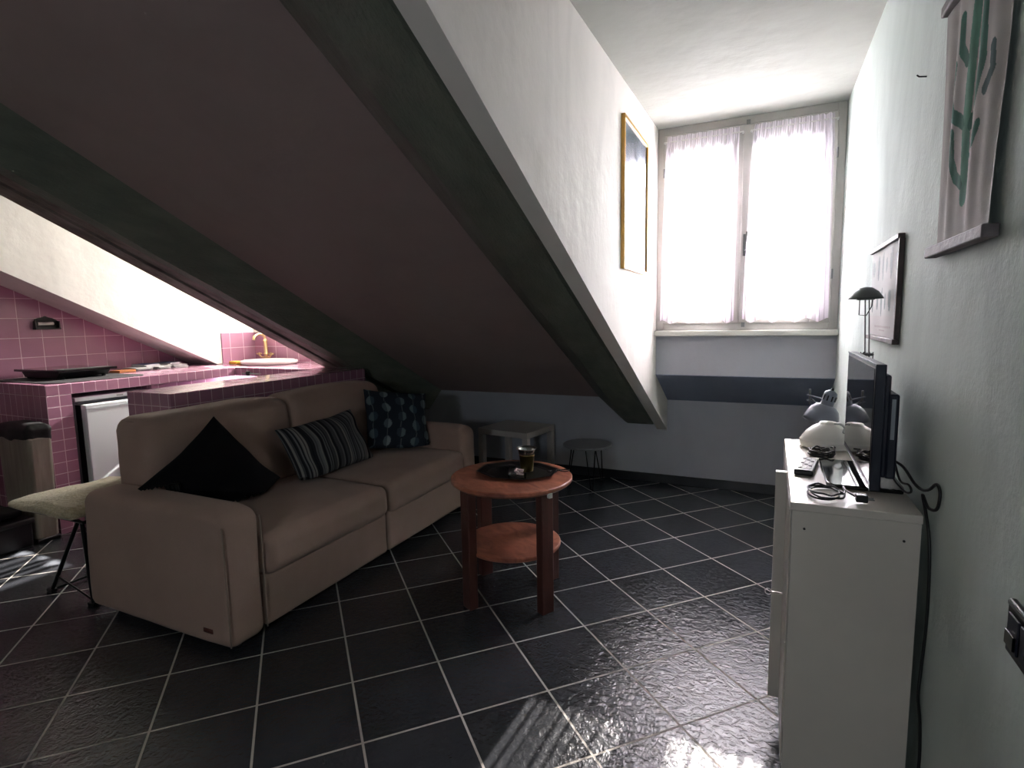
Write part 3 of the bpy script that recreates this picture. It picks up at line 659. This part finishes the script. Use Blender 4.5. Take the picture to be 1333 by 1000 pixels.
cushion('dots', dots, .47, .45, .14, 120, 3, orient((-2.40, 3.20, .675), math.radians(60), math.radians(-30), math.radians(10)),
    'dark cushion with rows of grey blue circles at the far end of the sofa')

# ------------------------------------------------------------------ round wooden table and what stands on it
TX, TY = -1.145, 2.43
t = thing('round_table', 'round reddish brown wooden table with a lower shelf in front of the sofa', 'table', (TX, TY, 0), math.radians(-29))
bm = B(); lathe(bm, [(0, .577), (.285, .577), (.292, .582), (.30, .59), (.30, .602), (.296, .606), (0, .606)], seg=72); obj('tabletop', bm, 'redwood', t, smooth='auto')
bm = B(); lathe(bm, [(0, .255), (.235, .255), (.24, .26), (.24, .272), (.236, .276), (0, .276)], seg=64); obj('shelf', bm, 'redwood', t, smooth='auto')
for a in range(4):
    ca, sa = math.cos(a*PI/2), math.sin(a*PI/2); bm = B(); box(bm, .232, -.034, 0, .278, .034, .577)
    bmesh.ops.rotate(bm, cent=(0, 0, 0), matrix=Matrix.Rotation(a*PI/2, 3, 'Z'), verts=bm.verts); obj('leg', bm, 'redwood_leg', t, bevel=.004)
bm = B(); box(bm, .283, -.008, .562, .300, .012, .585); obj('chip', bm, 'white_plastic', t, bevel=.002)['label'] = 'pale plastic clip at the rim above a leg'
t = thing('tray', 'black octagonal tray on the round wooden table', 'tray', (-1.135, 2.475, .6065), math.radians(8))
def octo(r, z): return [(r[0]*sx, r[1]*sy, z) for sx, sy in ((1, .42), (.42, 1), (-.42, 1), (-1, .42), (-1, -.42), (-.42, -1), (.42, -1), (1, -.42))]
bm = B(); R_ = [[bm.verts.new(p) for p in octo(*q)] for q in (((.15, .115), 0), ((.185, .15), .016), ((.195, .16), .016), ((.188, .153), .013), ((.152, .118), .004))]
bm.faces.new(R_[0]); bm.faces.new(R_[-1])
for A, Bq in zip(R_, R_[1:]):
    for i in range(8): bm.faces.new((A[i], A[(i+1) % 8], Bq[(i+1) % 8], Bq[i]))
obj('dish', bm, 'tray', t)
def cup(name, label, z0, m, flare=False):
    t = thing(name, label, 'cup', (-1.098, 2.515, z0), 0)
    bm = B(); lathe(bm, [(0, 0), (.030, 0), (.032, .003), (.034, .03), (.038, .078), (.040, .080), (.0405, .084), (.0385, .0835), (.036, .078), (.030, .006), (0, .005)] if not flare else
          [(0, 0), (.028, 0), (.030, .003), (.0335, .04), (.0385, .072), (.041, .074), (.0415, .078), (.044, .092), (.052, .100), (.0505, .1015), (.042, .093), (.038, .072), (.029, .006), (0, .005)], seg=40)
    obj('body', bm, m, t, smooth=True)
    bm = B(); rr_, zz_ = (.0512, .101) if flare else (.0395, .0835)
    tube(bm, [(rr_*math.cos(a/30*2*PI), rr_*math.sin(a/30*2*PI), zz_) for a in range(30)], .0012, 8, True); obj('rim', bm, m, t, smooth=True)
cup('metal_cup', 'brass coloured metal cup standing on the black tray', .6108, 'gold')
cup('metal_cup', 'silver metal cup nested in the brass coloured cup on the tray', .627, 'silver', True)
t = thing('ashtray', 'small square clear glass ashtray with crumpled paper on the black tray', 'ashtray', (-1.098, 2.40, .6112), math.radians(20))
t.scale = (1.2, 1.2, 1.15)
bm = B(); box(bm, -.036, -.036, 0, .036, .036, .006)
for a in ((-.036, -.036, .036, -.030), (-.036, .030, .036, .036), (-.036, -.030, -.030, .030), (.030, -.030, .036, .030)): box(bm, a[0], a[1], .006, a[2], a[3], .028)
obj('glass_bowl', bm, 'clearglass', t)
bm = B(); rr = random.Random(2)
for i in range(7):
    a = rr.uniform(0, PI); x, y = rr.uniform(-.012, .012), rr.uniform(-.012, .012); z = .012+i*.003
    cyl(bm, (x-.014*math.cos(a), y-.014*math.sin(a), z), (x+.014*math.cos(a), y+.014*math.sin(a), z+.003), .004, seg=8)
obj('contents', bm, 'ash', t, smooth='auto')['kind'] = 'stuff'
t = thing('eyeglasses', 'folded dark pair of glasses lying on the table right of the tray', 'glasses', (-.945, 2.56, .6075), math.radians(35))
bm = B()
for s in (-1, 1): tube(bm, [(s*.032+.023*math.cos(a/14*2*PI), .017*math.sin(a/14*2*PI), .006) for a in range(14)], .0022, 6, True)
tube(bm, [(-.009, 0, .006), (0, .004, .008), (.009, 0, .006)], .002, 6); obj('front_frame', bm, 'black', t, smooth=True)
for s in (-1, 1):
    bm = B(); tube(bm, [(s*.055, .0, .006), (s*.057, .01, .006), (s*.01, .022+.006*s, .004), (-s*.03, .03, .003), (-s*.045, .036, .003)], .0022, 6); obj('temple', bm, 'black', t, smooth=True)
bm = B(); rbox(bm, -.022, -.014, 0, .022, .014, .012, .005, 8); o = obj('lighter', bm, 'black', smooth=True, loc=(-1.20, 2.55, .6108)); tag(o, 'small black lighter on the tray left of the brass cup', 'lighter')

# ------------------------------------------------------------------ side table and stool by the knee wall
t = thing('side_table', 'square pale side table with thick legs by the far armrest', 'table', (-1.985, 4.335, 0), math.radians(-9))
bm = B(); box(bm, -.25, -.225, .40, .25, .225, .45); obj('tabletop', bm, 'birch', t, bevel=.003)
for sx in (-1, 1):
    for sy in (-1, 1): bm = B(); box(bm, sx*.25, sy*.225, 0, sx*.20, sy*.175, .40); obj('leg', bm, 'birch', t, bevel=.003)
t = thing('hairpin_stool', 'small round grey topped table on thin black hairpin legs by the back wall', 'stool', (-1.35, 4.34, 0))
bm = B(); lathe(bm, [(0, .325), (.19, .325), (.196, .33), (.196, .34), (.192, .345), (0, .345)], seg=56); obj('seat', bm, 'stooltop', t, smooth='auto')
for a in range(3):
    th = math.radians(-60+120*a); ca, sa = math.cos(th), math.sin(th)
    def P(r, w, z): return (r*ca-w*sa, r*sa+w*ca, z)
    bm = B(); tube(bm, [P(.12, -.04, .323), P(.165, -.01, .02), P(.168, 0, .006), P(.165, .01, .02), P(.12, .04, .323)], .005, 8, smooth=4); obj('leg', bm, 'black_metal', t, smooth='auto')

# ------------------------------------------------------------------ white cabinet
HC, CX0, CX1, CY0, CY1 = .87, .062, .354, 1.626, 2.48
t = thing('cabinet', 'narrow white laminate shoe cabinet standing against the right wall', 'cabinet', (CX1, (CY0+CY1)/2, 0))
def Kb(name, b, m='white_lam', par=t, **kw): bmesh.ops.translate(b, vec=(-CX1, -(CY0+CY1)/2, 0), verts=b.verts); return obj(name, b, m, par, **kw)
bm = B(); box(bm, CX0, CY0, HC-.022, CX1+.002, CY1, HC); Kb('top', bm, bevel=.002)
for y in (CY0+.002, CY1-.02): bm = B(); box(bm, CX0+.004, y, 0, CX1, y+.018, HC-.0225); Kb('side_panel', bm, bevel=.001)
bm = B(); box(bm, CX1-.02, CY0+.02, .05, CX1-.014, CY1-.02, HC-.023); Kb('back_panel', bm)
bm = B(); box(bm, CX0+.01, CY0+.02, .27, CX1-.02, CY1-.02, .288); Kb('bottom_panel', bm)
bm = B(); box(bm, CX0+.05, CY0+.02, 0, CX0+.066, CY1-.02, .22); Kb('plinth', bm, 'dark')
for z0, z1 in ((.09, .456), (.462, .845)):
    bm = B(); box(bm, CX0-.001, CY0+.02, z0, CX0+.0035, CY1-.021, z1); Kb('flap_front', bm, bevel=.0008)
    bm = B(); box(bm, .028, 1.945, z0, CX0-.0012, 1.965, z1 if z1 < .5 else HC-.002); d = Kb('door', bm, bevel=.001)
    d['label'] = 'narrow end of the door standing out from the front'
    if z0 > .4:
        bm = B(); tube(bm, [(.018+.010*math.cos(a/20*2*PI), 1.938, .462+.010*math.sin(a/20*2*PI)) for a in range(20)], .0022, 8, True)
        cyl(bm, (.027, 1.938, .462), (.052, 1.942, .460), .0016, seg=8); Kb('ring_pull', bm, 'chrome', d, smooth='auto')
for x, z in ((CX0+.035, .80), (CX1-.035, .80)):
    bm = B(); cyl(bm, (x, CY0+.0015, z), (x, CY0-.0008, z), .0032, seg=12); Kb('screw', bm, 'black')

# television
t = thing('television', 'small flat black television on a glossy stand on the white cabinet', 'television', (.25, 1.99, HC))
def T(name, b, m, par=t, **kw): bmesh.ops.translate(b, vec=(-.25, -1.99, -HC), verts=b.verts); return obj(name, b, m, par, **kw)
ty0, ty1, tz0, tz1 = 1.705, 2.275, .90, 1.238
bm = B(); add = [(ty0, ty1, tz0, tz1)]
box(bm, .25, ty0, tz0, .275, ty1, tz1); hs = T('housing', bm, 'navy', bevel=.003)
bm = B(); box(bm, .2488, ty0+.012, tz0+.022, .2502, ty1-.012, tz1-.012); T('screen', bm, 'screen', hs)
bm = B(); box(bm, .249, ty0, tz1-.004, .2505, ty1, tz1+.0005); T('top_bezel', bm, 'chrome', hs)
bm = B(); box(bm, .2483, ty0, tz0, .2505, ty1, tz0+.007); T('bezel_strip', bm, 'chrome', hs)['label'] = 'bright metal strip along the bottom of the screen'
bm = B(); prism(bm, [(ty0+.03, tz0+.03), (ty1-.03, tz0+.03), (ty1-.03, tz1-.03), (ty0+.03, tz1-.03)], 'x', .275, .292)
T('rear_cover', bm, 'navy', bevel=.006)
bm = B(); prism(bm, [(ty0+.06, tz0+.02), (ty1-.06, tz0+.02), (ty1-.06, tz1-.085), (ty0+.06, tz1-.085)], 'x', .292, .318); T('rear_housing', bm, 'navy', bevel=.006)
bm = B(); box(bm, .300, ty0+.0585, 1.03, .309, ty0+.0605, 1.14); T('port_strip', bm, 'fridge_side')
bm = B(); box(bm, .262, 1.93, HC+.012, .29, 2.05, tz0+.03); T('neck', bm, 'black_gloss', bevel=.004)
bm = B(); prism(bm, [(.160, 1.83), (.175, 1.80), (.345, 1.80), (.352, 1.83), (.352, 2.12), (.160, 2.12)], 'z', HC+.001, HC+.013); T('base_plate', bm, 'black_gloss', bevel=.003)

# objects on the cabinet
def remote():
    t = thing('remote_control', 'grey remote control with rows of pale keys on the white cabinet', 'remote control', (.118, 2.0, HC), math.radians(-9))
    bm = B(); box(bm, -.027, -.09, 0.001, .027, .09, .018); obj('body', bm, 'black', t, bevel=.005, seg=3)
    bm = B(); box(bm, -.025, -.088, .018, .025, .088, .0195); obj('face_plate', bm, 'greyprint', t, bevel=.0006)
    for i in range(9):
        for j in range(3): bm = B(); box(bm, -.017+j*.013, -.07+i*.016, .0195, -.008+j*.013, -.061+i*.016, .0215); obj('key', bm, 'white_plastic' if (i+j) % 4 else 'matgrey', t)
remote()
t = thing('ceiling_light_shade', 'ivory domed shade with ribbed rim lying on the far end of the cabinet', 'lamp shade', (.205, 2.375, HC))
bm = B(); lathe(bm, [(.078, 0.001), (.09, .004), (.094, .010), (.092, .014), (.095, .018), (.092, .022), (.094, .027), (.090, .031), (.086, .040), (.072, .060), (.052, .078), (.034, .088), (.03, .090), (.027, .096), (.0, .098)], seg=48); obj('dome', bm, 'whiteplastic', t, smooth=True)
bm = B(); tube(bm, [(.02, -.02, .094), (.035, -.045, .098), (.05, -.05, .085), (.045, -.058, .07), (.06, -.05, .065), (.052, -.06, .055)], .004, 8, smooth=5); obj('cord_stub', bm, 'white_plastic', t, smooth=True)
def coil(name, label, loc, rx, ry, turns, r, m, seed, tail, hgt=.018, plug=True, cat='cable'):
    t = thing(name, label, cat, loc); rd = random.Random(seed); pts = []; n = turns*12
    for i in range(n+1):
        a = 2*PI*i/12+.3; k_ = 1+.12*math.sin(i*.9+seed)+.08*math.sin(i*.37)
        pts.append((rx*k_*math.cos(a)+rd.uniform(-.002, .002), ry*k_*math.sin(a), r+.001+hgt*(i/n)*(.6+.4*math.sin(i*1.7)**2)))
    pts += tail; bm = B(); tube(bm, pts, r, 8, smooth=3); obj('cord', bm, m, t, smooth=True)
    if plug:
        p = Vector(tail[-1]); bm = B(); box(bm, p.x-.008, p.y-.012, p.z-.009, p.x+.02, p.y+.012, p.z+.011); obj('plug', bm, m, t, bevel=.003)
        bm = B()
        for dy in (-.007, .007): cyl(bm, (p.x+.02, p.y+dy, p.z), (p.x+.034, p.y+dy, p.z), .002, seg=8)
        obj('pin', bm, 'brushed', t)
coil('cable', 'black power cable coiled with its plug near the front edge of the cabinet', (.150, 1.725, HC), .042, .060, 3, .0026, 'black', 1, [(.045, .02, .02), (.06, -.03, .018), (.075, -.045, .014)])
coil('cable', 'messy bundle of dark cable between the remote and the domed shade', (.175, 2.20, HC), .036, .045, 5, .0030, 'black', 5, [(.03, .03, .03), (.045, .05, .026)], .028, False)
# desk lamps
t = thing('desk_lamp', 'slim halogen desk lamp with a mushroom head behind the television', 'lamp', (.322, 2.385, HC))
bm = B(); lathe(bm, [(0, 0.001), (.034, .001), (.036, .01), (.02, .018), (0, .02)], seg=28); obj('base', bm, 'greylamp_dark', t, smooth='auto')
for dy, dx in ((-.006, -.008), (.006, .006)):
    bm = B(); tube(bm, [(dx, dy, .015), (dx-.002, dy, .36), (dx-.01, dy, .55)], .0022, 8); obj('stem', bm, 'greylamp_dark', t, smooth=True)
bm = B(); lathe(bm, [(0, 0), (.02, .002), (.0225, .006), (.02, .011), (0, .013)], (-.003, 0, .345), 24)
for a in range(6): cyl(bm, (-.003+.019*math.cos(a), .019*math.sin(a), .335), (-.003+.019*math.cos(a), .019*math.sin(a), .36), .0018, seg=6)
obj('joint', bm, 'greylamp_dark', t, smooth='auto')
bm = B(); tube(bm, [(-.034, 0, .56), (-.034, 0, .495), (-.012, 0, .492), (.004, 0, .525), (.006, 0, .56)], .0018, 8); obj('bracket', bm, 'greylamp_dark', t, smooth=True)
bm = B(); lathe(bm, [(0, .595), (.02, .592), (.04, .578), (.054, .558), (.056, .552), (.053, .552), (.038, .572), (.018, .586), (0, .588)], (-.016, 0, 0), 36); obj('shade', bm, 'greylamp_dark', t, smooth=True)
bm = B(); box(bm, -.045, -.02, .548, .012, .02, .566); obj('bulb_housing', bm, 'brushed', t, bevel=.004)
t = thing('architect_lamp', 'grey enamel architect lamp with a bell shade at the far end of the cabinet', 'lamp', (.315, 2.575, 0))
bm = B(); lathe(bm, [(0, 0.001), (.06, .001), (.062, .012), (.05, .02), (0, .024)], seg=32); obj('base', bm, 'greylamp', t, smooth='auto')
bm = B(); cyl(bm, (0, 0, .02), (0, 0, .30), .008, seg=12); obj('post', bm, 'greylamp', t, smooth='auto')
for d_ in (-.008, .008):
    bm = B(); cyl(bm, (0, d_, .30), (-.16, d_+.04, 1.02), .0035, seg=8); obj('lower_arm', bm, 'greylamp', t, smooth='auto')
for d_ in (0, -.022):
    bm = B(); cyl(bm, (-.17, .04, 1.035+d_), (-.09, -.01, 1.02+d_), .0035, seg=8); obj('upper_arm', bm, 'greylamp', t, smooth='auto')
bm = B(); cyl(bm, (-.16, .04, .995), (-.16, .04, 1.06), .004, seg=8); cyl(bm, (-.155, .03, 1.02), (-.13, .02, 1.0), .003, seg=8); obj('elbow', bm, 'brushed', t, smooth='auto')
mt = Matrix.Translation((-.083, -.0, 1.062)) @ Matrix.Rotation(math.radians(16), 4, 'Y') @ Matrix.Scale(.86, 4)
bm = B(); lathe(bm, [(0, .0), (.012, -.001), (.026, -.01), (.029, -.02), (.029, -.070), (.032, -.074)], seg=32, mat=mt); obj('lamp_holder', bm, 'greylamp', t, smooth=True)
bm = B()
for a in range(10):
    th = 2*PI*a/10; v = box(bm, -.001, -.003, -.05, .0015, .003, -.025); M4 = mt @ Matrix.Rotation(th, 4, 'Z') @ Matrix.Translation((.029, 0, 0))
    for q in v: q.co = M4 @ q.co
obj('vent_slots', bm, 'black', t)
bm = B(); lathe(bm, [(.030, -.072), (.045, -.078), (.060, -.094), (.070, -.117), (.076, -.142), (.078, -.158), (.075, -.157), (.067, -.118), (.056, -.096), (.03, -.076)], seg=40, mat=mt); obj('shade', bm, 'greylamp', t, smooth=True)
bm = B(); lathe(bm, [(0, .012), (.006, .01), (.007, .002), (.01, 0)], seg=12, mat=mt); obj('cap', bm, 'black', t, smooth=True)
# cable from the television, tied in a loop beside the wall and falling behind the cabinet
bm = B(); tube(bm, [(.322, 1.86, .955), (.34, 1.80, .95), (.353, 1.73, .925), (.362, 1.69, .92), (.366, 1.64, .935), (.371, 1.60, .96), (.373, 1.575, .945), (.370, 1.58, .905), (.362, 1.62, .895), (.358, 1.66, .915), (.360, 1.63, .88),
    (.364, 1.60, .82), (.366, 1.585, .72), (.364, 1.575, .60), (.357, 1.562, .50), (.353, 1.552, .44), (.362, 1.56, .37), (.364, 1.55, .28), (.356, 1.53, .2), (.345, 1.49, .12), (.33, 1.43, .03), (.33, 1.2, .006), (.34, .9, .006)], .0038, 8, smooth=5)
tag(obj('power_cable', bm, 'black', smooth=True), 'black cable looping behind the television and hanging down behind the cabinet', 'cable')
bm = B(); tube(bm, [(.322, 1.90, .935), (.330, 1.86, .900), (.336, 1.80, .892), (.342, 1.75, .892), (.346, 1.72, .905), (.342, 1.735, .918), (.332, 1.79, .915), (.322, 1.84, .975)], .003, 8, smooth=5)
tag(obj('aerial_cable', bm, 'black', smooth=True), 'thin black cable making a small loop just behind the television', 'cable')

# ------------------------------------------------------------------ on the walls
t = thing('framed_picture', 'tall gold framed picture under glass hanging left of the window', 'picture', (-.75, 3.33, 1.635))
py0, py1, pz0, pz1 = -.31, .31, 0., .80
bm = B()
for a in ((py0, pz0, py0+.02, pz1), (py1-.02, pz0, py1, pz1), (py0+.02, pz0, py1-.02, pz0+.02), (py0+.02, pz1-.02, py1-.02, pz1)): box(bm, .001, a[0], a[1], .022, a[2], a[3])
obj('frame', bm, 'bamboo', t, bevel=.002)
M['art'] = worn('grey blue print', srgb(96, 116, 132), srgb(40, 60, 76), 3., .5, 40., .02)
bm = B(); box(bm, .002, py0+.02, pz0+.02, .010, py1-.02, pz1-.02); obj('print', bm, 'art', t)
M['pglass'] = glassy('picture glass', (1, 1, 1, 1), .35, .01)
bm = B(); box(bm, .013, py0+.019, pz0+.019, .015, py1-.019, pz1-.019); obj('glass', bm, 'pglass', t)
# cactus wall hanging
def seg_d(p, a, b):
    ax, ay = a; bx, by = b; px, py = p; dx, dy = bx-ax, by-ay; L = dx*dx+dy*dy
    k_ = 0 if L == 0 else max(0, min(1, ((px-ax)*dx+(py-ay)*dy)/L)); return math.hypot(px-ax-k_*dx, py-ay-k_*dy)
STROKES = [
    ([ (1.533, 1.614), (1.545, 1.764), (1.528, 1.942), (1.518, 2.021), (1.521, 2.095) ], 0.018, (0.1, 0.24, 0.18)),
    ([ (1.549, 1.769), (1.615, 1.810), (1.630, 1.848), (1.617, 1.912) ], 0.014, (0.055, 0.15, 0.115)),
    ([ (1.554, 1.901), (1.587, 1.939), (1.590, 2.004) ], 0.013, (0.055, 0.15, 0.115)),
    ([ (1.532, 1.764), (1.470, 1.791), (1.435, 1.862), (1.438, 1.968) ], 0.016, (0.055, 0.15, 0.115)),
    ([ (1.420, 1.800), (1.389, 1.827), (1.391, 1.868) ], 0.012, (0.045, 0.085, 0.085)),
    ([ (1.545, 1.644), (1.585, 1.667), (1.607, 1.705), (1.613, 1.767) ], 0.013, (0.055, 0.15, 0.115)),
    ([ (1.510, 1.698), (1.464, 1.713), (1.442, 1.741) ], 0.011, (0.055, 0.15, 0.115)),
]
t = thing('wall_hanging', 'large beige canvas wall hanging with a green cactus on the right wall', 'wall hanging', (XR, 1.545, 1.51))
def cactus(y, z):
    nz_ = noise.noise(Vector((y*25, z*25, 2)))*.5
    best = None
    for st, w, c in STROKES:
        for a, b in zip(st, st[1:]):
            d_ = seg_d((y, z), a, b)-w
            if d_ < 0 and (best is None or d_ < best[0]): best = (d_, c)
    base = srgb(172+nz_*14, 169+nz_*14, 165+nz_*12)
    if best is None: return base
    c = best[1]; k_ = 1+.35*noise.noise(Vector((y*60, z*18, 5))); return (c[0]*k_, c[1]*k_, c[2]*k_, 1)
bm = B(); lay = bm.verts.layers.float_color.new('pattern'); ny, nz = 190, 240; vs = []
for j in range(nz+1):
    v = j/nz; row = []
    for i in range(ny+1):
        u = i/ny; wv = math.sin(v*PI)*.6+.4*v
        y = -.20-.017*v+u*(.365+.049*v)+.003*math.sin(v*7); z = .02+v*.55
        x = -.018+(.007*math.sin(u*15+v*1.5)+.003*math.sin(u*31+2*v))*(.25+.75*wv*(1 if v > .05 else v*20))
        x = min(x, -.004)
        q = bm.verts.new((x, y, z)); q[lay] = cactus(y+1.545, z+1.51); row.append(q)
    vs.append(row)
for j in range(nz):
    for i in range(ny): bm.faces.new((vs[j][i], vs[j][i+1], vs[j+1][i+1], vs[j+1][i]))
o = obj('canvas', bm, 'canvas', t, smooth=True)
bm = B(); box(bm, -.032, -.215, -.004, -.004, .215, .022); obj('bottom_rod', bm, 'greywood', t, bevel=.003)
bm = B(); box(bm, -.032, -.23, .565, -.004, .205, .59); obj('top_rod', bm, 'greywood', t, bevel=.003)
bm = B(); tube(bm, [(-.015, -.20, .59), (-.01, 0, .73), (-.015, .20, .59)], .002, 6); obj('hanging_cord', bm, 'darkwood', t)
# small poster
t = thing('poster', 'small wall poster with rows of grey cactus drawings beside the desk lamp', 'poster', (XR, 2.455, 1.272))
def post(y, z):
    c = [.46, .47, .46]
    if z < .09: c = [.47, .45, .445]
    for r_, (zc, hh) in enumerate(((.27, .055), (.14, .05))):
        for k_ in range(6):
            yc = -.22+k_*.088; hk = hh*(.8+.3*math.sin(k_*2.3+r_))
            if math.hypot((y-yc)/.017, (z-zc)/hk) < 1 or (k_ % 2 and math.hypot((y-yc-.018)/.008, (z-zc-.01)/.03) < 1): c = [.19, .23, .23]
    if .045 < z < .05 and abs(y) < .16 and math.sin(y*420) > -.4: c = [.36, .30, .30]
    if .032 < z < .036 and abs(y) < .07: c = [.36, .30, .30]
    return (*c, 1)
bm = B(); lay = bm.verts.layers.float_color.new('pattern'); vs = []
for j in range(91):
    row = []
    for i in range(121): 
        y = -.272+.544*i/120; z = .005+.335*j/90; q = bm.verts.new((-.010+.002*math.sin(y*20), y, z)); q[lay] = post(y, z); row.append(q)
    vs.append(row)
for j in range(90):
    for i in range(120): bm.faces.new((vs[j][i], vs[j][i+1], vs[j+1][i+1], vs[j+1][i]))
obj('print', bm, 'poster', t, smooth=True)
bm = B(); box(bm, -.022, -.28, -.005, -.002, .28, .012); obj('bottom_rod', bm, 'darkwood', t, bevel=.002)
bm = B(); box(bm, -.022, -.28, .336, -.002, .28, .352); obj('top_rod', bm, 'darkwood', t, bevel=.002)
bm = B(); box(bm, -.018, -.284, .012, -.002, -.272, .336); obj('side_strip', bm, 'darkwood', t, bevel=.002)
bm = B(); tube(bm, [(XR+.002, 2.03, 2.040), (XR-.020, 2.02, 2.040), (XR-.024, 2.025, 2.046)], .0022, 8); tag(obj('wall_nail', bm, 'black_metal', smooth='auto'), 'small bent nail sticking out of the bare right wall', 'nail')
# socket plate
t = thing('socket_plate', 'black wall plate with switch and sockets low on the right wall', 'wall socket', (XR, 1.042, .858))
bm = B(); box(bm, -.012, -.085, -.045, -.001, .085, .045); obj('plate', bm, 'black', t, bevel=.003)
bm = B(); box(bm, -.0135, -.082, .036, -.012, .082, .042); obj('edge_strip', bm, 'brushed', t)
for i, y in enumerate((.05, .0, -.05)):
    bm = B(); box(bm, -.016, y-.021, -.03, -.012, y+.021, .028); m_ = obj('module', bm, 'navy', t, bevel=.002)
    bm = B()
    if i == 0: box(bm, -.020, y-.017, -.024, -.016, y+.017, .0)
    else:
        for dz in (-.014, 0, .014): cyl(bm, (-.0162, y, dz), (-.0168, y, dz), .0028, seg=10)
    obj('rocker' if i == 0 else 'socket_holes', bm, 'black_gloss', m_, bevel=.001)
